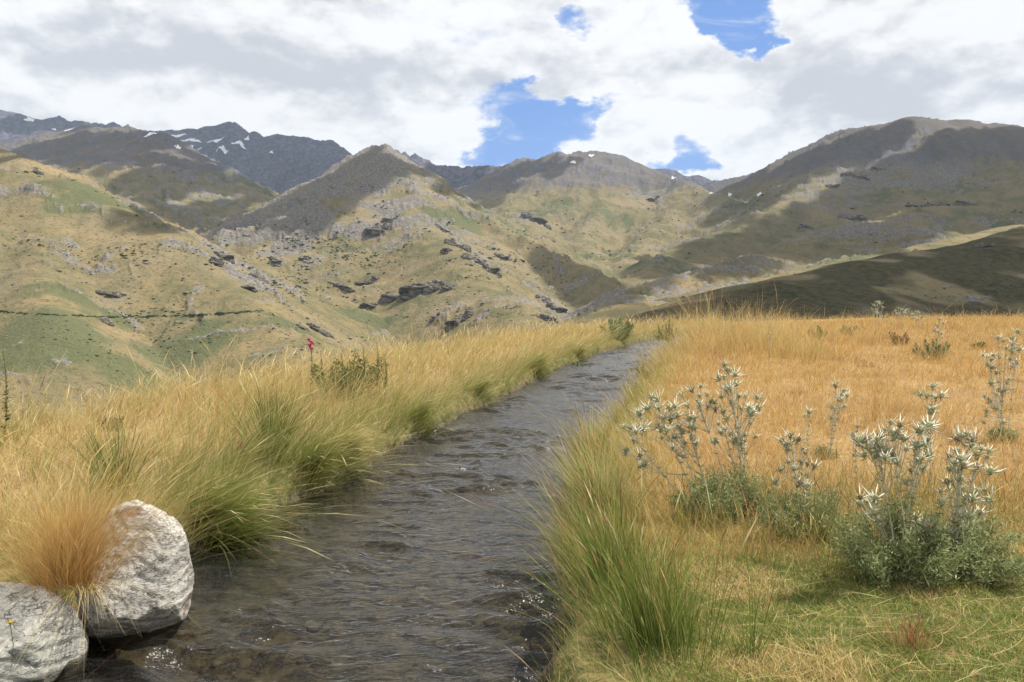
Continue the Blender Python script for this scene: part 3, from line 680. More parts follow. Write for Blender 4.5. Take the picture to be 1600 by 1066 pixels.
def turf():
    n = 150000
    x, y = scatter(n, 2.5, 6.2, R(-2), R(40), 1.1)
    b_ = x-XR(y); m = (b_ > .35) & (y < 6.0+.1*x); x, y = x[m], y[m]
    n = len(x); r = np.hypot(x, y)
    patch = fbm(x*1.3, y*1.3, 4, 341); dry = sst(-.05, .25, patch + .35*sst(3.6, 4.8, y) - .12)
    keep = RNG.random(n) < (1-.35*sst(.1, .35, fbm(x*3, y*3, 2, 345))); x, y, r, dry, patch = x[keep], y[keep], r[keep], dry[keep], patch[keep]; n = len(x)
    isd = RNG.random(n) < (.22+.62*dry)
    h = RNG.uniform(.018, .055, n)*(1+.5*patch)
    cb = np.where(isd[:, None], pick([(2, STRAW), (1, BROWN), (1, OLIVE)], n), pick([(3, GREEN), (1, DKGREEN)], n))
    ct = np.where(isd[:, None], pick([(2, PALE), (2, STRAW), (1, GOLD), (.5, RUSSET)], n), pick([(3, (.17,.23,.055)), (2, OLIVE), (1, GREEN)], n))
    V, F, C = blades(np.stack([x, y, near_h(x, y)-.006], -1), h, RNG.uniform(.0022, .004, n), RNG.normal(0, .75, (n, 2)), RNG.normal(0, .5, (n, 2)), cb, ct, 4)
    b = Bag(); b.add(V, F, C)
    k = 420
    x, y = scatter(k, 2.6, 6., R(8), R(38), 1.1); m = x-XR(y) > .8; x, y = x[m], y[m]; k = len(x)
    th = RNG.normal(0, .35, k)+np.where(RNG.random(k) < .5, 0, np.pi)
    d = np.stack([np.cos(th), np.sin(th)], -1)
    V, F, C = blades(np.stack([x, y, near_h(x, y)+.02], -1), RNG.uniform(.03, .05, k), np.full(k, .003), d*RNG.uniform(2, 9, (k, 1)), RNG.normal(0, 2, (k, 2)), pick([(1, STRAW), (1, PALE)], k), pick([(1, PALE), (1, STRAW), (.4, RUSSET)], k), 7, droop=.1)
    b.add(V, F, C)
    tag(b.build('turf', M_BLADE), 'short cropped green and yellow turf in the right foreground', 'grass', kind='stuff')
turf()

# ------------------------------------------------------------------ single tussocks
def gz(x, y): return float(near_h(np.array(float(x)), np.array(float(y))))
def on_ground(px, py, z=.3):
    a, b = pdir(px, py); Y = (z-CAMZ)/b
    for _ in range(12): Y = (gz(a*Y, Y)-CAMZ)/b
    return a*Y, Y
def tussock(name, x, y, n, h, rad, cbp, ctp, lean=(0,0), bend=(0,0), spread=.35, w0=.003, heads=.1, label='', cat='grass', group=None, z=None, headpal=((1, PALE),), nlev=7, droop=.25, sb=.18):
    rr = np.abs(RNG.normal(0, rad*.55, n)); th = RNG.uniform(0, 2*np.pi, n)
    ox, oy = np.cos(th)*rr, np.sin(th)*rr
    out = np.stack([ox, oy], -1)/rad
    z0 = gz(x, y) if z is None else z
    root = np.stack([ox, oy, (near_h(x+ox, y+oy)-z0 if z is None else np.zeros(n))-.02], -1)
    hh = h*RNG.uniform(.45, 1.1, n)
    head = RNG.random(n) < heads; hh = np.where(head, hh*1.1, hh)
    r = math.hypot(x, y)
    brk = RNG.random(n) < .12; hh = np.where(brk, hh*.6, hh)
    V, F, C = blades(root, hh, width(r, w0)*RNG.uniform(.7, 1.3, n), out*spread+RNG.normal(0, .13, (n, 2))+(RNG.random((n, 1)) < .08)*RNG.normal(0, .5, (n, 2))+np.array(lean), RNG.normal(0, sb, (n, 2))+out*spread*.7+np.array(bend), pick(cbp, n), pick(ctp, n), nlev, head, pick(headpal, n), droop)
    b = Bag(); b.add(V, F, C); o = b.build(name, M_BLADE); o.location = (x, y, z0)
    return tag(o, label, cat, group)
GB = [(3, GREEN), (1, DKGREEN), (1, OLIVE)]; GT = [(2, (.19,.25,.06)), (2, OLIVE), (1.3, STRAW), (1, GREEN)]
LT = 'tussocks overhanging the water from the left bank'
for px, py, h, rad, n, lab in [(505,770,.46,.17,1100,'pale green rounded tussock bulging over the water, nearest on the left bank'),
        (585,725,.44,.18,1100,'dark green tussock drooping into the water halfway along the left bank'),
        (640,700,.40,.15,1100,'straw tipped tussock at the water beside the dark green tussock'),
        (400,765,.58,.17,1000,'sprawling green tussock leaning over the water just behind the boulder')]:
    x, y = on_ground(px-14, py-6)
    x = float(XL(y))-.10
    tussock('grass_tussock', x, y, n, h, rad, GB, GT if 'straw' not in lab else [(3, STRAW), (1, PALE), (1, OLIVE)], (.45,-.25), (.45,-.3), .6, .0030, .08, lab, 'tussock', LT, droop=.5)
for yy, h in [(10.1,.38),(12.9,.34),(17.4,.44),(22.5,.3)]:
    tussock('grass_tussock', float(XL(yy))-.16, yy, 600, h, .24, GB, GT, (.35,-.2), (.4,-.25), .55, .003, .1, 'green grass tussock bending down to the water farther up the left bank', 'tussock', LT, droop=.5)
# rushes
RB = [(3, (.09,.155,.025)), (1.5, DKGREEN), (1, OLIVE)]; RT = [(3, (.20,.27,.05)), (2, (.13,.19,.035)), (1.2, OLIVE), (.9, STRAW), (.5, RUSSET)]
def rush(px, py, n, h, rad, lab, lean=(-.05,0), w0=.0040, x=None, y=None, pal=None, spread=.42):
    if x is None: x, y = on_ground(px, py)
    return tussock('rush_clump', x, y, n, h, rad, RB, pal or RT, lean, (-.08, 0), spread, w0, .05, lab, 'rushes', 'rush clumps on the stream banks', headpal=[(1, RUSSET), (1, PALE)], droop=.2, sb=.12)
rush(0, 0, 900, .50, .27, 'big green rush clump leaning over the water at the bottom of the picture', x=.62, y=3.35, lean=(-.10,.05), w0=.0042, spread=.24)
rush(0, 0, 900, .52, .24, 'green rush clump filling the bank edge right behind the biggest clump', x=.55, y=4.1, lean=(-.14,.03))
rush(0, 0, 700, .50, .20, 'rush clump with tan seed tops where the silver thistles lean to the stream', x=.62, y=5.6, lean=(-.16,.0), pal=[(2, STRAW), (2, PALE), (2, (.2,.27,.05))])
rush(0, 0, 420, .46, .16, 'small upright rush clump with reddish stems farther along the right bank', x=.72, y=7.3, lean=(-.12,.0), pal=[(2, STRAW), (1, RUSSET), (2, (.16,.21,.05))])
rush(0, 0, 160, .66, .14, 'thin dark rush stalks crossing in front of the lichen spotted boulder', x=-2.12, y=2.75, lean=(.12,.05), w0=.0034, spread=.3)
rush(0, 0, 42, .62, .07, 'few tall loose rush stalks at the edge of the short turf', x=.98, y=3.2, lean=(.12,.02), w0=.0036)
rush(420, 720, 500, .72, .16, 'tall dark green rushes standing among the left bank tussocks', lean=(.1,0), pal=[(3, (.10,.15,.03)), (1, OLIVE)])
rush(180, 760, 260, .5, .14, 'dark upright rushes behind the orange tuft', lean=(.05,0), pal=[(3, (.10,.15,.03)), (1, OLIVE)])
tussock('grass_tuft', -2.16, 3.86, 4200, .52, .20, [(2, GOLD), (2, ORANGE), (1, BROWN)], [(3, (.56,.36,.13)), (2, GOLD), (1, PALE)], (.06, .0), (.10,-.02), .55, .0013, .12, 'fine orange dry grass tuft fanning out between the two boulders', 'grass tuft', z=.34, headpal=[(1, GOLD), (1, PALE)], sb=.22)
tussock('grass_tuft', -2.04, 3.74, 120, .20, .07, [(2, STRAW), (1, BROWN)], [(3, PALE), (1, RUSSET)], (.25,-.25), (.5,-.7), .9, .0026, .0, 'bleached dead blades hanging down between the boulders to the water', 'grass tuft', z=.33, droop=1.1, sb=.4)
x, y = on_ground(1425, 1010); tussock('grass_tuft', x, y, 420, .13, .12, [(2, RUSSET), (1, BROWN)], [(2, (.30,.13,.06)), (1, STRAW), (1, OLIVE)], (0,0), (0,0), .6, .0024, .25, 'low rusty red tuft growing out of the short turf', 'grass tuft', headpal=[(1, (.28,.10,.05))])

# ------------------------------------------------------------------ boulders
def m_rock(name, c0, c1, lichen):
    s = NT(name)
    tc = s.n('ShaderNodeTexCoord').outputs['Object']
    st = s.map(tc, (3, 3, 7.5), (R(14), R(-22), 0))
    n1 = s.noise(2.2, 7, .65, st, dist=.5); n2 = s.noise(5, 6, .65, tc); n3 = s.noise(38, 4, .7, tc); n4 = s.noise(110, 2, .6, tc)
    c = s.mix(s.ramp(n1, .32, .66), c0, c1)
    c = s.mix(s.math('MULTIPLY', s.ramp(n3, .50, .66), .55), c, (.12,.115,.105))
    c = s.mix(s.math('MULTIPLY', s.ramp(n4, .52, .68), .35), c, (.62,.60,.55))
    rst = s.noise(3.1, 3, .5, s.map(tc, (1,1,3), (0,0,0), (4,1,2)))
    c = s.mix(s.math('MULTIPLY', s.ramp(rst, .64, .72), .75), c, (.20,.10,.065))
    lv = s.n('ShaderNodeTexVoronoi'); lv.inputs['Scale'].default_value = 9; s.set(lv, 'Vector', s.n('ShaderNodeVectorMath', operation='ADD', i_0=tc, i_1=s.n('ShaderNodeTexNoise', i_Scale=14.).outputs[1]))
    lm = s.math('MULTIPLY', s.math('SUBTRACT', 1., s.ramp(lv.outputs[0], .16, .24)), s.ramp(n2, .5, .6))
    c = s.mix(s.math('MULTIPLY', lm, lichen), c, (.55,.58,.46))
    crack = s.math('ABSOLUTE', s.math('SUBTRACT', s.noise(1.7, 5, .6, st), .5))
    ck = s.math('SUBTRACT', 1., s.ramp(crack, .0, .014))
    c = s.mix(s.math('MULTIPLY', ck, .6), c, (.06,.05,.045))
    h = s.math('ADD', s.math('MULTIPLY', n1, 1.5), s.math('MULTIPLY', n3, .22)); h = s.math('ADD', h, s.math('MULTIPLY', n4, .12))
    h = s.math('SUBTRACT', h, s.math('MULTIPLY', ck, .5))
    wetm = s.n('ShaderNodeSeparateXYZ'); s.set(wetm, 0, s.pos())
    wet = s.math('SUBTRACT', 1., s.ramp(s.math('ADD', wetm.outputs[2], s.math('MULTIPLY', n2, .06)), .05, .085))
    c = s.mix(s.math('MULTIPLY', wet, .75), c, (.07,.06,.045))
    return s.done(s.bsdf(c, .85, .25, s.bump(h, .75, .028)))
def perlin3(P, f, seed):
    return (perlin(P[:, 0]*f+P[:, 2]*f*.7, P[:, 1]*f-P[:, 2]*f*.5, seed)+perlin(P[:, 1]*f+11, P[:, 2]*f, seed+1)+perlin(P[:, 2]*f, P[:, 0]*f+5, seed+2))/2
def boulder(name, loc, rad, cuts, mat, label, group=None, sub=6, rough=1., rot=(0,0,0), seed=5):
    V, F = ico(sub)
    P = V*np.array(rad)
    for nx, ny, nz, d in cuts:
        n = np.array([nx, ny, nz]); n = n/np.linalg.norm(n)
        e = P@n - d; P = P - np.outer(np.maximum(e, 0)*.97, n)
    s = min(rad)
    Nn = V
    q = P/s
    strata = np.abs(((q[:, 2]+.35*q[:, 0]+.15*q[:, 1])*4.5 + 1.2*perlin3(q, 1.4, seed)) % 1 - .5)
    dsp = .07*perlin3(q, 1.3, seed+4) + .035*perlin3(q, 3.2, seed+7) + .014*perlin3(q, 8, seed+9)+.008*perlin3(q, 19, seed+12) - .035*sst(.12, .0, strata)
    P = P + Nn*(dsp*s*rough)[:, None]
    P = P@np.array(Matrix.Rotation(rot[2], 3, 'Z')@Matrix.Rotation(rot[1], 3, 'Y')@Matrix.Rotation(rot[0], 3, 'X')).T
    o = mesh_obj(name, P, F, mat); o.location = loc
    return tag(o, label, name, group)
M_ROCK = m_rock('pale_grey_rock', (.37,.345,.30), (.58,.55,.485), .3)
M_ROCK2 = m_rock('lichened_rock', (.30,.29,.25), (.50,.485,.42), .9)
boulder('boulder', (-1.93, 4.02, .26), (.275,.27,.43), [(-.15,-.8,.62,.20),(.75,-.35,.1,.235),(.1,-.65,-.75,.24),(.5,.1,.85,.325),(-.3,-.3,.9,.35),(.35,-.9,.25,.225),(-.55,-.75,.1,.235),(.95,.0,-.1,.25),(-.7,-.3,.65,.32),(.55,-.5,-.5,.25)], M_ROCK, 'tall pale grey boulder jutting into the water behind the dry tuft', 'boulders at the left waterside', rot=(0,R(4),R(4)))
boulder('boulder', (-2.38, 3.60, .05), (.37,.34,.33), [(-.1,-.5,.85,.235),(.8,-.4,.3,.32),(.3,-.8,.1,.29),(.5,-.4,-.7,.26)], M_ROCK2, 'low broad boulder with pale lichen spots in the bottom left corner', 'boulders at the left waterside', rot=(0,R(6),R(12)), seed=25)
x, y = at(862, 778, 6.9)[:2]
boulder('stone', (x, 6.85, -.02), (.085,.05,.045), [(0,0,1,.03)], M_ROCK, 'small pale stone just breaking the water surface by the right bank', None, 4)
def pebbles():
    V0, F0 = ico(2); Vt = []; Ct = []; k = 0; b = Bag()
    n = 700
    y = 2.2+9*RNG.random(n)**1.5; u = RNG.random(n); x = XL(y)+.05+(XR(y)-XL(y)-.1)*u
    for i in range(n):
        r = RNG.uniform(.012, .05)*(.6+.8*RNG.random()**3)
        P = V0*np.array([r*RNG.uniform(.8, 1.6), r*RNG.uniform(.8, 1.4), r*RNG.uniform(.4, .8)])*(1+.15*np.sin(V0[:, [0]]*7+i))
        b.add(P+np.array([x[i], y[i], gz(x[i], y[i])]), F0, pick([(3, (.10,.075,.05)), (.6, (.22,.18,.13)), (2, (.06,.045,.03))], 1)[0])
    s = NT('pebble'); p = s.pos()
    c = s.mix(s.math('MULTIPLY', s.noise(60, 4, .6, p), .6), s.attr('col', 0), (.07,.06,.035))
    tag(b.build('pebbles', s.done(s.bsdf(c, .7, .3)), smooth=True), 'brown pebbles on the stream bed', 'pebbles', kind='stuff')
pebbles()
# ------------------------------------------------------------------ silver thistles
def tube(P, rad, k=5):
    P = np.asarray(P, float); n = len(P); rad = np.broadcast_to(rad, n)
    T = np.gradient(P, axis=0); T /= np.linalg.norm(T, axis=1)[:, None]+1e-9
    A = np.cross(T, [.3, .9, .1]); A /= np.linalg.norm(A, axis=1)[:, None]+1e-9; B = np.cross(T, A)
    th = np.arange(k)*2*np.pi/k
    V = (P[:, None]+(A[:, None]*np.cos(th)[None, :, None]+B[:, None]*np.sin(th)[None, :, None])*rad[:, None, None]).reshape(-1, 3)
    i = np.arange(n-1)[:, None]; j = np.arange(k)[None, :]; j2 = (j+1) % k
    return V, np.stack([i*k+j, i*k+j2, (i+1)*k+j2, (i+1)*k+j], -1).reshape(-1, 4)
def spike(o, d, L, w, up=(0,0,1)):
    """a folded narrow bract: keel and two wings, real thickness"""
    d = np.array(d)/np.linalg.norm(d); s = np.cross(d, up); s /= np.linalg.norm(s)+1e-9; n = np.cross(s, d)
    o = np.array(o)
    P = [o, o+d*L*.3+s*w*.5+n*w*.18, o+d*L*.3-s*w*.5+n*w*.18, o+d*L*.3-n*w*.15, o+d*L+n*L*.10]
    return np.array(P), np.array([[0,3,1],[0,2,3],[1,3,4],[3,2,4],[0,1,2],[1,4,2]])
def m_plant(name, rough=.7, transl=.15):
    return m_blade(name, rough, transl)
M_TH = m_plant('thistle_bract'); M_LEAF = m_plant('leaf', .65, .25)
SILV = np.array([.70,.70,.56]); SILV2 = np.array([.52,.51,.32]); SBROWN = np.array([.34,.25,.14])
def head_mesh(seed, brown):
    rg = np.random.default_rng(seed); b = Bag()
    nb = rg.integers(8, 12)
    for k in range(nb):
        a = 2*np.pi*k/nb+rg.normal(0, .12); e = rg.uniform(.25, .85)
        d = (np.cos(a)*np.cos(e), np.sin(a)*np.cos(e), np.sin(e))
        V, F = spike((0,0,0), d, rg.uniform(.045, .085), rg.uniform(.007, .011))
        b.add(V, F, (SILV if rg.random() > .25 else SILV2)*rg.uniform(.85, 1.12)*(np.array([.9,.72,.5]) if brown and rg.random() < .5 else 1))
    for k in range(7):     # smaller ring pointing down, spiny edge
        a = 2*np.pi*k/7+rg.normal(0, .3); e = rg.uniform(-.7, .1)
        V, F = spike((0,0,-.004), (np.cos(a)*np.cos(e), np.sin(a)*np.cos(e), np.sin(e)), rg.uniform(.018, .034), .007)
        b.add(V, F, SILV2*rg.uniform(.7, 1.1))
    V, F = ico(3); bump = 1+.12*np.sin(V[:, [0]]*17)*np.sin(V[:, [1]]*17)*np.sin(V[:, [2]]*17)
    c = SBROWN if brown else np.array([.44,.44,.22])
    b.add(V*bump*np.array([.0115,.0115,.016])+np.array([0,0,.014]), F, c*rg.uniform(.85, 1.1))
    return b
HEADS = []
def get_head(i):
    while len(HEADS) <= i:
        k = len(HEADS); o = head_mesh(50+k, k >= 4).build('flower_head', M_TH)
        HEADS.append(o.data); bpy.data.objects.remove(o)
    return HEADS[i]
def cushion(w, h, n, c0, c1, seed, leaf=.03, flat=.5):
    """a dome of finely divided spiny leaves on radiating stalks"""
    rg = np.random.default_rng(seed)
    m = n//9; Vs = []; Cs = []
    th = rg.uniform(0, 2*np.pi, m); ph = np.arccos(rg.uniform(0, 1, m)); rr = rg.uniform(.35, 1.0, m)**.6
    lum = 1+.35*np.sin(th*3+seed)*np.cos(ph*4)
    rr = rr*(.75+.3*np.sin(th*2.3+seed)+.12*np.sin(th*7))
    ctr = np.stack([np.cos(th)*np.sin(ph)*w*rr, np.sin(th)*np.sin(ph)*w*rr, np.cos(ph)*h*rr+.02], -1)
    axis = ctr/np.linalg.norm(ctr, axis=1)[:, None]*np.array([1, 1, .8])+np.array([0, 0, .45])+rg.normal(0, .25, (m, 3))
    axis /= np.linalg.norm(axis, axis=1)[:, None]
    c = ctr[:, None, :]+rg.normal(0, leaf*.35, (m, 9, 3))
    d = axis[:, None, :]+rg.normal(0, .75, (m, 9, 3)); d /= np.linalg.norm(d, axis=2)[..., None]
    c = c.reshape(-1, 3); d = d.reshape(-1, 3); N = len(c)
    s = np.cross(d, rg.normal(0, 1, (N, 3))); s /= np.linalg.norm(s, axis=1)[:, None]+1e-9
    L = leaf*rg.uniform(.5, 1.3, N)[:, None]; W = L*.16
    P = np.stack([c-d*L*.4, c+s*W, c+d*L*.6, c-s*W], 1).reshape(-1, 3)
    F = np.arange(N*4).reshape(-1, 4)
    t = rg.random((N, 1)); C = np.array(c0)*(1-t)+np.array(c1)*t
    return P, F, np.repeat(C, 4, 0)
def base_bush(parent, w, h, n, seed, name='basal_leaves', c0=(.13,.17,.055), c1=(.46,.48,.24)):
    rg = np.random.default_rng(seed); b = Bag(); shoots = 46; per = int(n*1.9)//shoots
    for k in range(shoots):
        a = rg.uniform(0, 2*np.pi); e = rg.random()**.6*w*1.15
        T = np.array([np.cos(a)*e, np.sin(a)*e*.8, h*rg.uniform(.45, 1.45)*(1-.45*(e/w/1.15)**2)]); O = T*np.array([.45, .45, 0])
        tt = np.linspace(0, 1, 6)[:, None]; M_ = (O+T)/2+rg.normal(0, .02, 3); C = O*(1-tt)**2+2*M_*tt*(1-tt)+T*tt*tt
        V, F = tube(C, np.linspace(.0035, .0012, 6), 4); b.add(V, F, np.array([.28,.31,.20]))
        t = (rg.random(per)**.7)[:, None]; c = O*(1-t)**2+2*M_*t*(1-t)+T*t*t+rg.normal(0, .026, (per, 3))
        d = (T-O)/np.linalg.norm(T-O)*.6+rg.normal(0, .7, (per, 3)); d /= np.linalg.norm(d, axis=1)[:, None]
        s_ = np.cross(d, rg.normal(0, 1, (per, 3))); s_ /= np.linalg.norm(s_, axis=1)[:, None]
        L = .023*rg.uniform(.5, 1.5, per)[:, None]; W = L*.11
        P = np.stack([c-d*L*.4, c+s_*W, c+d*L*.6, c-s_*W], 1).reshape(-1, 3)
        q = rg.random((per, 1)); Cc = np.array(c0)*(1-q)+np.array(c1)*q*rg.uniform(.75, 1.25)
        b.add(P, np.arange(per*4).reshape(-1, 4), np.repeat(Cc, 4, 0))
    return b.build(name, M_LEAF, parent)
def thistle(base, mains, label, bush=None, brown=.15, Y=None, tint=1., scale=1., group='silver thistles in the meadow'):
    """base: photo column,row of the foot. mains: list of stems; a stem is a list of heads (column,row[,depth shift]); the first head ends the stem"""
    bx, by = on_ground(*base) if Y is None else (pdir(*base)[0]*Y, Y)
    bz = gz(bx, by); root = empty('thistle', (bx, by, bz)); tag(root, label, 'thistle', group)
    rg = np.random.default_rng(int(base[0]*7+base[1])); O = np.array([bx, by, bz])
    for heads in mains:
        if len(heads) > 2: heads = heads+[(h[0]+rg.uniform(-13, 13), h[1]+rg.uniform(2, 24), rg.uniform(-.12, .12)) for h in heads]
        dy0 = rg.uniform(-.12, .12)
        tips = [np.array(at(h[0], h[1], by+dy0+(h[2] if len(h) > 2 else rg.uniform(-.06, .06))))-O for h in heads]
        T = tips[0]; foot = np.array([rg.uniform(-.05, .05), dy0*.4, 0])
        if abs(T[0]) > .25: foot[0] = T[0]*.15
        mid = foot*.5+T*.5+np.array([rg.normal(0, .012), 0, .02*abs(T[2])+.02])
        t = np.linspace(0, 1, 12)[:, None]; C = foot*(1-t)**2+2*mid*t*(1-t)+T*t*t
        b = Bag(); sc = np.array([.60,.57,.44])*tint*rg.uniform(.85, 1.1)
        rad = np.interp(t[:, 0], [0, 1], [.0042, .0026])*scale*max(1, (by/5)**.5)
        V, F = tube(C, rad); b.add(V, F, sc)
        for q in tips[1:]:
            # branch leaves the stem below the head
            k = np.argmin(np.linalg.norm(C-(q-np.array([0, 0, .10])), axis=1)); k = min(max(k-1, 3), 10)
            A = C[k]; m_ = A*.35+q*.65-np.array([0, 0, .03])
            tt = np.linspace(0, 1, 6)[:, None]; B = A*(1-tt)**2+2*m_*tt*(1-tt)+q*tt*tt
            V, F = tube(B, .0022*scale*max(1, (by/5)**.5), 4); b.add(V, F, sc)
        for k in range(1, 12):        # spiny whorls on the stem
            for j in range(rg.integers(4, 8)):
                a = rg.uniform(0, 2*np.pi); V, F = spike(C[k], (np.cos(a), np.sin(a), rg.uniform(.1, .9)), rg.uniform(.022, .055)*scale, .009*scale); b.add(V, F, (SILV2 if k > 6 else np.array([.33,.38,.2]))*rg.uniform(.7, 1.15)*tint)
        b.build('stem', M_TH, root)
        for i, q in enumerate(tips):
            br = rg.random() < brown
            o = bpy.data.objects.new('flower_head', get_head(int(rg.integers(4, 6)) if br else int(rg.integers(0, 4)))); COL.objects.link(o); o.parent = root
            prev = C[-3] if i == 0 else q-np.array([rg.normal(0, .03), rg.normal(0, .03), .06])
            ax = Vector(q-prev).normalized(); o.rotation_mode = 'QUATERNION'; o.rotation_quaternion = ax.to_track_quat('Z', 'Y') @ Matrix.Rotation(rg.uniform(0, 6.3), 3, 'Z').to_quaternion()
            o.location = q; sc_ = rg.uniform(.72, 1.35)*scale*max(1, (by/6)**.35); o.scale = (sc_,)*3
            if br: o['label'] = 'withered brown flower head'
    if bush:
        w, h, n = bush; base_bush(root, w, h, n, int(base[0]))
    return root
thistle((1118,815), [[(975,668),(990,690),(978,705),(1003,672)],[(1018,622),(1030,640),(1012,640),(1000,650),(1008,728)],[(1046,640),(1036,655),(1058,652),(1040,672),(1062,668),(1052,684),(1030,668)],[(1075,665),(1064,678),(1086,672),(1070,694),(1080,684),(1050,690)]],
        'silver thistle of many stems all leaning left over the stream bank grass', (.27,.26,6500), .04)
thistle((1160,800), [[(1082,612),(1066,618),(1095,605),(1105,618),(1075,636),(1094,640),(1110,630)],[(1150,604),(1136,612),(1166,620),(1182,624),(1145,634),(1170,638),(1186,640),(1126,622),(1130,645)],[(1138,582),(1148,588),(1132,572)],[(1164,682),(1150,668),(1172,664),(1140,680)],[(1133,672),(1120,690),(1146,690)]],
        'tallest silver thistle cluster left of centre in the meadow, stems upright and branching', (.25,.24,6000), .08)
thistle((1262,838), [[(1235,684),(1222,690),(1246,690),(1252,702),(1228,704)],[(1252,724),(1240,734),(1262,728),(1218,735)],[(1262,760)]],
        'squat thistle with brownish heads above a dark green leaf cushion', (.27,.24,6500), .6)
thistle((1288,716), [[(1318,612),(1306,606),(1324,620),(1310,624)],[(1304,640),(1298,655)]], 'slim thistle with a right leaning pair of stems against the orange grass', (.10,.08,900), .1)
thistle((1262,730), [[(1264,646),(1258,652)]], 'small thistle with a single pale head in the grass behind the squat one', None, .1)
thistle((1458,775), [[(1457,606),(1438,618),(1462,624),(1452,645),(1458,668)]], 'single tall straight silver stalk with a few heads at its top', None, .05)
thistle((1412,905), [[(1392,662),(1384,674),(1406,668),(1398,682),(1412,690),(1378,686)],[(1372,698),(1358,704),(1385,705),(1366,716),(1395,712),(1352,690)],[(1438,674),(1450,668),(1430,700)],[(1448,690),(1452,714),(1432,724),(1424,738)],[(1355,786),(1344,780),(1366,782)],[(1372,816),(1362,806)]],
        'large silver thistle with many pale spiky heads standing over the biggest green cushion', (.36,.30,11000), .18)
thistle((1345,760), [[(1340,668),(1332,680),(1346,690)]], 'withered brown thistle stalk left of the large silver one', None, .9)
thistle((1492,900), [[(1510,680),(1498,684),(1522,690)],[(1494,706),(1482,716),(1508,716),(1490,726),(1503,732)],[(1532,704),(1540,716),(1524,712)],[(1480,756),(1470,770),(1500,766),(1526,772),(1540,768),(1520,782)],[(1440,820),(1446,834),(1430,812),(1456,826)],[(1502,808),(1490,816),(1515,810)]],
        'bushy thistle with the reddest withered top head near the right edge', (.34,.26,9000), .3)
thistle((1566,688), [[(1590,520),(1582,530),(1578,548),(1592,548)],[(1572,545),(1580,575),(1574,600),(1566,615)],[(1560,530),(1552,556),(1562,560),(1556,585),(1560,610)],[(1543,560),(1536,556),(1548,600),(1545,628),(1556,640),(1540,645)]],
        'tall loose thistle cluster at the right edge of the picture', (.16,.12,1600), .08)
thistle((1468,552), [[(1468,500),(1462,508),(1474,506)],[(1466,520),(1472,528)]], 'distant pale thistle behind the round green shrub', None, .1)
for px, py, lab in [(1371,474,'far thistle with one broad head on the skyline of the meadow'),(1404,482,'middle one of three far thistles breaking the meadow skyline'),(1432,488,'smallest of three far thistles on the meadow skyline')]:
    thistle((px, 507), [[(px, py),(px+4, py+3),(px-5, py+5)],[(px+8, py+8),(px-2, py+10)]], lab, None, .3, Y=36., scale=1.4)
thistle((1203,560), [[(1201,522),(1206,528)]], 'tiny pale thistle tip in the tall straw at the meadow edge', None, .1, Y=19.)

# ------------------------------------------------------------------ leafy shrubs
def shrub(name, x, y, w, h, n, c0, c1, label, cat='shrub', group=None, leaf=.03, shoots=16, erect=1.):
    z = gz(x, y); root = empty(name, (x, y, z)); tag(root, label, cat, group)
    rg = np.random.default_rng(int(abs(x)*97+y*13)); b = Bag(); st = Bag()
    per = n//shoots
    for k in range(shoots):
        a = rg.uniform(0, 2*np.pi); e = math.sqrt(rg.random())*w
        T = np.array([np.cos(a)*e, np.sin(a)*e, h*rg.uniform(.55, 1.05)*(1-.3*(e/w)**2)]); O = T*np.array([.35, .35, 0])
        tt = np.linspace(0, 1, 7)[:, None]; M_ = (O+T)/2+rg.normal(0, .03, 3); C = O*(1-tt)**2+2*M_*tt*(1-tt)+T*tt*tt
        V, F = tube(C, np.linspace(.006, .0015, 7), 4); st.add(V, F, np.array([.14,.10,.06]))
        t = rg.uniform(.2, 1, per)[:, None]; c = O*(1-t)**2+2*M_*t*(1-t)+T*t*t + rg.normal(0, 1, (per, 3))*(w*.16*(1.15-t)/erect)
        d = rg.normal(0, 1, (per, 3))+np.array([0, 0, .5]); d /= np.linalg.norm(d, axis=1)[:, None]
        s = np.cross(d, rg.normal(0, 1, (per, 3))); s /= np.linalg.norm(s, axis=1)[:, None]
        L = leaf*rg.uniform(.5, 1.3, per)[:, None]
        P = np.stack([c-d*L*.5, c+s*L*.24, c+d*L*.5, c-s*L*.24], 1).reshape(-1, 3)
        q = rg.random((per, 1)); Cc = np.array(c0)*(1-q)+np.array(c1)*q*rg.uniform(.8, 1.2)
        b.add(P, np.arange(per*4).reshape(-1, 4), np.repeat(Cc, 4, 0))
    b.build('foliage', M_LEAF, root); st.build('stem', M_LEAF, root)
    return root
def shrub_px(name, px, py, wpx, hpx, n, c0, c1, label, Y=None, **k):
    if Y is None: x, y = on_ground(px, py)
    else: x, y = pdir(px, py)[0]*Y, Y
    return shrub(name, x, y, wpx/FPX*y/2, hpx/FPX*y, n*2, c0, c1, label, leaf=k.pop('leaf', .024*max(1, y/15)), **k)
G0, G1 = (.10,.14,.045), (.24,.30,.11)
shrub_px('shrub', 1458, 562, 62, 34, 2600, (.10,.12,.05), (.30,.32,.17), 'round grey green shrub alone in the orange meadow')
shrub_px('shrub', 1278, 520, 36, 26, 1400, G0, (.36,.36,.14), 'yellow green shrub in the meadow just right of the tall straw', Y=27.)
shrub_px('shrub', 1325, 516, 30, 22, 1200, G0, (.36,.36,.14), 'small yellow green shrub near the meadow skyline', Y=30.)
shrub_px('shrub', 1405, 528, 34, 26, 1200, (.16,.10,.06), (.30,.22,.13), 'brown dead shrub in front of the far thistles', Y=24.)
shrub_px('shrub', 1530, 545, 26, 12, 700, G0, G1, 'very low green shrub in the far meadow grass', Y=22.)
shrub_px('shrub', 1105, 520, 46, 24, 1600, (.09,.10,.04), (.22,.22,.09), 'dark olive shrub at the far end of the stream', Y=38.)
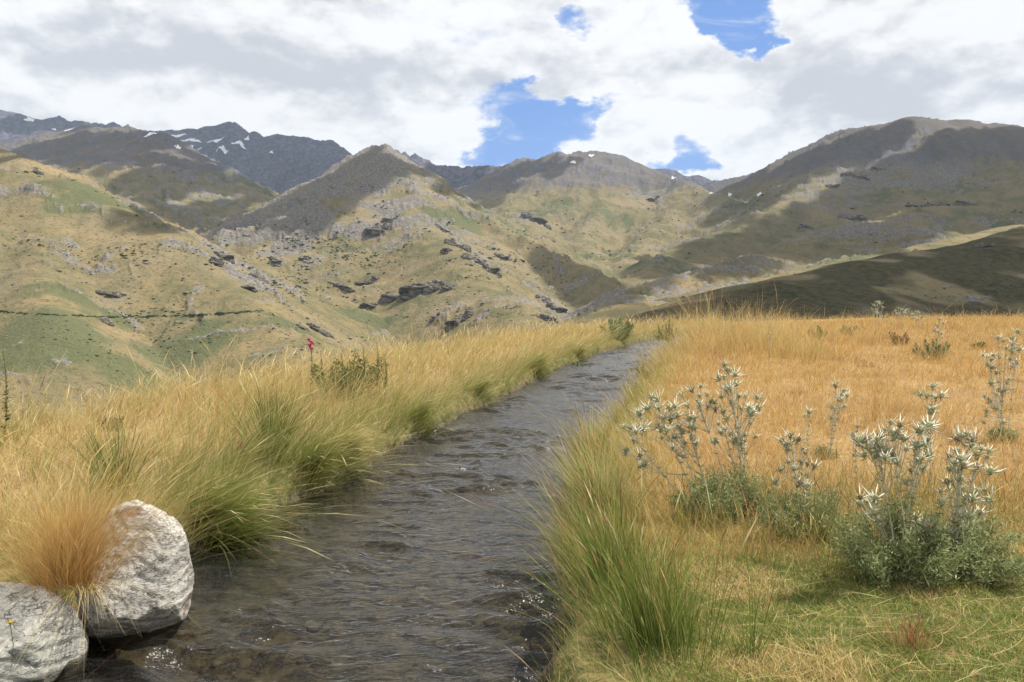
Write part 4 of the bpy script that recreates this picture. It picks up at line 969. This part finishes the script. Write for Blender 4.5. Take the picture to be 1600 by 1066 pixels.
shrub_px('shrub', 968, 528, 66, 36, 3200, G0, (.32,.38,.18), 'pale green leafy shrub on the far left bank near the bend', Y=30.)
shrub_px('shrub', 1043, 540, 34, 44, 1800, (.07,.10,.03), (.18,.21,.07), 'dark green bush hiding the end of the stream', Y=35.)
shrub_px('shrub', 905, 568, 40, 28, 1500, G0, G1, 'bright green leafy patch at the water on the left bank', Y=20.5)
shrub_px('shrub', 1005, 590, 30, 26, 1400, (.07,.11,.03), (.18,.23,.07), 'green leafy bush low on the right bank by the water', Y=16.)
def spire(px, pt, Y, label, flower=None, hx=0):
    """leafy upright stalk; flower = colour of the bells at its top"""
    x = pdir(px, 600)[0]*Y; z = gz(x, Y); top = np.array(at(px+hx, pt, Y))-np.array([x, Y, z]); h = top[2]
    root = empty('foxglove' if flower else 'leafy_stalk', (x, Y, z)); tag(root, label, 'flower' if flower else 'plant', None if flower else 'leafy stalks on the left bank')
    rg = np.random.default_rng(int(px+pt)); tt = np.linspace(0, 1, 9)[:, None]; C = top*tt+np.array([.03, 0, 0])*np.sin(tt*3)
    V, F = tube(C, np.linspace(.007, .003, 9), 5); b = Bag(); b.add(V, F, np.array([.20,.20,.10])); b.build('stem', M_LEAF, root)
    b = Bag()
    for k in range(110):
        t = rg.uniform(.1, .97 if not flower else .84); c = C[int(t*8)]*(1-(t*8) % 1)+C[min(8, int(t*8)+1)]*((t*8) % 1); a = rg.uniform(0, 6.3)
        V, F = spike(c, (np.cos(a), np.sin(a), rg.uniform(-.2, .9)), rg.uniform(.04, .10)*(1.15-t), .024*(1.2-t)); b.add(V, F, np.array([.14,.17,.06])*rg.uniform(.6, 1.8))
    b.build('leaves', M_LEAF, root)
    if flower:
        b = Bag()
        for k in range(11):
            a = rg.uniform(-2.4, .3); c = C[-1]-np.array([0, 0, .014*k]); d = np.array([np.cos(a), np.sin(a), -.45]); d /= np.linalg.norm(d)
            V, F = tube([c, c+d*.012, c+d*.032, c+d*.042], [.003, .008, .010, .014], 8); b.add(V, F, np.array(flower)*rg.uniform(.8, 1.2))
        o = b.build('blossom', M_LEAF, root)
    return root
spire(484, 528, 11.2, 'foxglove with a pink top rising above the bank skyline', (.62,.06,.20))
for px, pt, lab in [(500,548,'leafy stalk right beside the pink topped foxglove'),(515,556,'short leafy stalk in the left of the green patch'),(532,550,'leafy stalk with narrow tip in the patch centre'),(545,560,'lowest leafy stalk of the green patch'),(566,538,'dark tipped leafy stalk standing highest in the patch'),(588,534,'tall leafy stalk at the right end of the patch'),(600,552,'last leafy stalk on the right of the patch')]:
    spire(px, pt, 11+((px*7) % 10)*.08, lab)
spire(376, 688, 7.0, 'small foxglove with magenta bells drooping among the left bank grass', (.62,.05,.22))
spire(4, 545, 7.2, 'brown budded leafy stalk at the left edge of the picture')
x, y = on_ground(545, 622); shrub('shrub', x, 11.0, .62, .62, 5200, (.10,.12,.04), (.27,.27,.10), 'wide green and brown leafy bush around the leafy stalks', shoots=26, leaf=.034)
shrub_px('shrub', 170, 672, 50, 26, 900, (.16,.15,.06), (.36,.33,.12), 'small yellow leaved herb in the hollow of the left bank')
shrub_px('shrub', 430, 622, 40, 24, 900, G0, G1, 'dull green herb below the foxglove stalks', Y=9.5)
# yellow flower in the corner, pink seed head by the thistles
def daisy(px, py, Y, name, label, col, r=.014):
    P = np.array(at(px, py, Y)); z = gz(P[0], Y) if Y > 3.4 else .15
    root = empty(name, (P[0], Y, z)); tag(root, label, 'flower'); h = P[2]-z
    V, F = tube([(0,0,0),(.01,0,h*.5),(0,0,h)], .0016, 5); b = Bag(); b.add(V, F, np.array([.16,.2,.06])); b.build('stem', M_LEAF, root)
    b = Bag()
    for k in range(14):
        a = k*2*np.pi/14; V, F = spike((0,0,h), (np.cos(a), np.sin(a), .25+.25*(k % 2)), r*1.25, r*.5); b.add(V, F, np.array(col))
    V, F = ico(2); b.add(V*r*.45+np.array([0,0,h+.003]), F, np.array(col)*.8); b.build('petals', M_LEAF, root)
daisy(16, 974, 3.3, 'yellow_flower', 'tiny yellow flower in front of the lichen spotted boulder', (.80,.50,.02))
daisy(1373, 893, 4.6, 'seed_head', 'pinkish dry seed head at the foot of the large thistle', (.62,.34,.22))

# ------------------------------------------------------------------ snow, crags, scrub and stones on the mountains
def m_snow():
    s = NT('old_snow'); p = s.pos(); n = s.noise(.05, 4, .6, p)
    return s.done(s.bsdf(s.mix(n, (.62,.64,.68), (.86,.87,.90)), .6, .3, s.bump(n, .4, 2.)))
M_SNOW = m_snow()
SN = [(46,187,10,3,'thin snow streak high on the far left peak'),(85,203,5,2,None),(107,204,11,2.4,'snow streak below the second far left summit'),(232,211,15,2.2,None),(275,213,28,2.6,'long thin snow band along the far plateau rim'),(298,219,22,4,'wide snow patch under the far plateau rim'),(338,221,19,4,'snow tongue sloping below the square summit'),(349,234,12,5,'lowest large snow patch under the square summit'),(374,222,14,4,'snow patch right of the square summit'),(386,217,5,4,None),(278,231,6,2.4,None),(312,233,5,2.4,None),(300,229,4,2,None),(424,238,4,2.2,None),(896,254,6,3.6,'snow patch left of the middle summit'),(924,244,6,2.4,'snow patch right on the middle summit'),(1052,279,5,2.6,'snow patch on the far saddle peak'),(1111,303,4,2,None),(1140,305,4,1.6,None),(1187,305,4.5,2,'lone snow patch low on the dark right slope')]
for px, py, rx, ry, lab in SN:
    P = march(px, py)
    for dy in (2, 4, 7, 10):
        if P is None: P = march(px, py+dy)
    if P is None: continue
    dd = 6.
    rx *= .62; ry *= .75; sx = rx/FPX*P[1]; gz1 = float(hgrid(np.array(P[0]), np.array(P[1]+60))); gz0 = float(hgrid(np.array(P[0]), np.array(P[1]-60)))
    sy = min(ry/FPX*P[1]/max(.25, (gz1-gz0)/120), 160)
    n = 22; th = np.linspace(0, 2*np.pi, 33)[:-1]; rr = np.linspace(0, 1, 9)[1:]
    T, Q = np.meshgrid(th, rr); k = 1+.35*np.sin(T*3+px)+.2*np.sin(T*7+py)
    X = P[0]+np.cos(T)*Q*k*sx; Yy = P[1]+np.sin(T)*Q*k*sy
    Z = hgrid(X, Yy)+1.5+3.0*(1-Q**2)
    V = np.concatenate([np.stack([X, Yy, Z], -1).reshape(-1, 3), [[P[0], P[1], P[2]+4.5]]])
    m = len(th); i = np.arange(7)[:, None]; j = np.arange(m)[None, :]; j2 = (j+1) % m
    F = [np.stack([i*m+j, (i+1)*m+j, (i+1)*m+j2, i*m+j2], -1).reshape(-1, 4), np.stack([np.full(m, len(V)-1), np.arange(m), (np.arange(m)+1) % m], -1)]
    o = mesh_obj('snow_patch', V, F, M_SNOW); tag(o, lab or 'small leftover snow patch on the high far slopes', 'snow', 'snow patches on the far summits')

def m_crag():
    s = NT('dark_schist'); p = s.pos()
    n1 = s.noise(.12, 6, .7, s.map(p, (1,1,3.5), (R(8), R(-10), 0))); n2 = s.noise(.6, 5, .7, p)
    c = s.mix(s.ramp(n1, .38, .62), (.05,.046,.044), (.24,.215,.18)); c = s.mix(s.math('MULTIPLY', s.ramp(n2, .5, .62), .5), c, (.30,.26,.20))
    return s.done(s.bsdf(c, .95, .1, s.bump(s.math('ADD', n1, s.math('MULTIPLY', n2, .4)), 1., 3.)))
M_CRAG = m_crag()
def crag(px, py, w, h, label, seed):
    P = march(px, py)
    if P is None: return
    rg = np.random.default_rng(seed); k = P[1]/FPX; b = Bag(); V0, F0 = ico(4)
    m = max(9, int(w/h*5))
    for i in range(-1, m):
        if i < 0: ox = oy = 0.; r = np.array([.50*w, 1.1*h, .16*h])*k
        else:
            ox = rg.uniform(-.48, .48)*w*k; oy = rg.uniform(-.9, .9)*h*k*math.sqrt(max(0, 1-(2*ox/w/k)**2))
            r = np.array([rg.uniform(.05, .15)*w+.12*h, rg.uniform(.25, .6)*h, rg.uniform(.16, .5)*h])*k
        q = (P[0]+ox, P[1]+oy, float(hgrid(np.array(P[0]+ox), np.array(P[1]+oy))))
        V = np.sign(V0)*np.abs(V0)**.5*r
        u = V/r.min()
        V = V+V0*((1-2*np.abs(perlin3(u, .8, seed+i)))*.30*r.min())[:, None]+V0*((1-2*np.abs(perlin3(u, 2.4, seed+i+40)))*.16*r.min())[:, None]
        V = V@np.array(Matrix.Rotation(rg.normal(0, .5), 3, 'Z')@Matrix.Rotation(rg.normal(.12, .18), 3, 'Y')@Matrix.Rotation(rg.uniform(-.45, .1), 3, 'X')).T
        b.add(V+np.array(q)-np.array([P[0], P[1], P[2]])+np.array([0,0,r[2]*.1]), F0, np.array([.2,.2,.2]))
    o = b.build('rock_outcrop', M_CRAG); o.location = P
    tag(o, label or 'small dark rock outcrop on the sunny mountainside', 'outcrop', 'rock outcrops on the slopes')
CR = [(655,456,62,15,'largest dark overhanging crag low on the central mountain'),(616,467,40,13,'smooth dark crag touching the left of the largest crag'),(700,452,22,8,None),(575,480,26,7,None),(530,446,40,5,'long thin rock band left of the largest crag'),(575,442,38,5,'long thin rock band right above the smooth crag'),(742,408,36,11,'dark crag high on the right shoulder of the central mountain'),(768,424,26,9,'squat crag under the shoulder crag of the central mountain'),(715,386,34,9,None),(697,392,14,6,None),(590,362,34,11,'grey crag in the middle of the central mountain face'),(612,345,30,7,None),(595,358,16,7,None),(690,360,28,5,None),(838,345,40,9,'pale curved crag band on the slope left of the middle summit'),(680,496,14,6,None),(715,504,40,8,'low crag just above the bank grass skyline'),(850,470,26,7,None),(870,484,34,9,'reddish layered crag at the mouth of the valley'),(858,500,24,8,None),(785,402,22,6,None),
      (500,519,36,8,'dark crag behind the pink foxglove'),(472,513,14,5,None),(475,405,16,6,None),(405,438,26,10,None),(388,452,22,9,None),(352,405,26,9,None),(338,412,18,8,None),(432,408,16,6,None),(180,462,26,8,'grey crag above the green ditch line'),(158,458,14,6,None),(165,505,14,12,'pale crag just below the green ditch line'),(60,270,14,4,None),(1335,276,38,6,'broad dark crag on the upper right mountain'),(1372,266,22,4,None),(1300,292,20,4,None),(1450,322,60,3,'long rock band across the shaded right slope'),(1330,340,40,5,None),(1260,355,20,4,None),(1510,318,34,4,None),(1540,385,26,6,None),(1020,314,20,4,None)]
for i, (px, py, w, h, lab) in enumerate(CR): crag(px, py, w, h, lab, 200+i*11)

def hill_points(n, boxes):
    px = []; py = []
    for x0, x1, y0, y1, w in boxes:
        k = int(n*w); px += list(RNG.uniform(x0, x1, k)); py += list(RNG.uniform(y0, y1, k))
    Q, ok = march_many(px, py); keep = RNG.random(len(Q)) < sst(-.1, .35, fbm(Q[:, 0]/130, Q[:, 1]/130, 4, 400+n)); return Q[ok & (Q[:, 1] > 130) & keep]
def bumps(name, Q, smin, smax_, cols, mat, label, sub=1, flat=.6):
    V0, F0 = ico(sub); N = len(Q); nv = len(V0)
    s = RNG.uniform(smin, smax_, N)*np.where(RNG.random(N) < .12, 1.7, 1.)*np.clip(Q[:, 1]/900, .55, 2.2)
    jit = 1+RNG.uniform(-.3, .3, (N, nv, 1))
    V = V0[None]*jit*np.stack([s*RNG.uniform(.8, 1.8, N), s*RNG.uniform(.8, 1.5, N), s*flat], -1)[:, None, :]+Q[:, None, :]
    F = (F0[None]+(np.arange(N)*nv)[:, None, None]).reshape(-1, 3)
    C = np.repeat(pick(cols, N, .25), nv, 0)
    o = mesh_obj(name, V.reshape(-1, 3), F, mat, smooth=False, cols=C); return tag(o, label, name.replace('_', ' '), kind='stuff')
def m_plain(name, rough=.95):
    s = NT(name); n = s.noise(1.2, 4, .65, s.pos()); return s.done(s.bsdf(s.mix(s.math('MULTIPLY', n, .6), s.attr('col', 0), (.03,.03,.02)), rough, .1))
M_SC = m_plain('hillside_scrub'); M_ST = m_plain('hillside_stone')
SG = [(3, (.075,.10,.035)), (2, (.11,.12,.045)), (1, (.06,.06,.035))]
bumps('hill_scrub', hill_points(4200, [(0,480,380,600,.30),(0,300,250,400,.08),(400,980,380,560,.32),(480,900,280,400,.08),(760,1150,290,420,.12),(1000,1600,250,470,.10)]), .5, 1.5, SG, M_SC, 'low dark green scrub dotted over the hillsides')
bumps('scree', hill_points(4500, [(430,900,340,540,.34),(320,480,350,480,.2),(0,330,330,560,.2),(760,1100,300,400,.12),(480,640,340,430,.12)]), .4, 1.3, [(2, (.31,.29,.25)), (1, (.22,.20,.175)), (1.6, (.09,.08,.07))], M_ST, 'grey stones and scree scattered over the hillsides')
# hedge of bushes along the contour ditch
t = np.linspace(0, 1, 230); hx = 0+412*t; hy = 487+9*np.sin(t*3.1)-2*t+RNG.normal(0, .7, len(t)); keep = (np.sin(t*37)+np.sin(t*91)+RNG.normal(0, .8, len(t))) > -1.3; hx, hy = hx[keep], hy[keep]
Q, ok = march_many(hx, hy); o = bumps('hedge', Q[ok], .9, 2.0, [(2, (.05,.075,.03)), (1, (.09,.11,.045))], M_SC, 'thin dark green hedge line running level along the left hill'); o['category'] = 'hedge'; del o['kind']
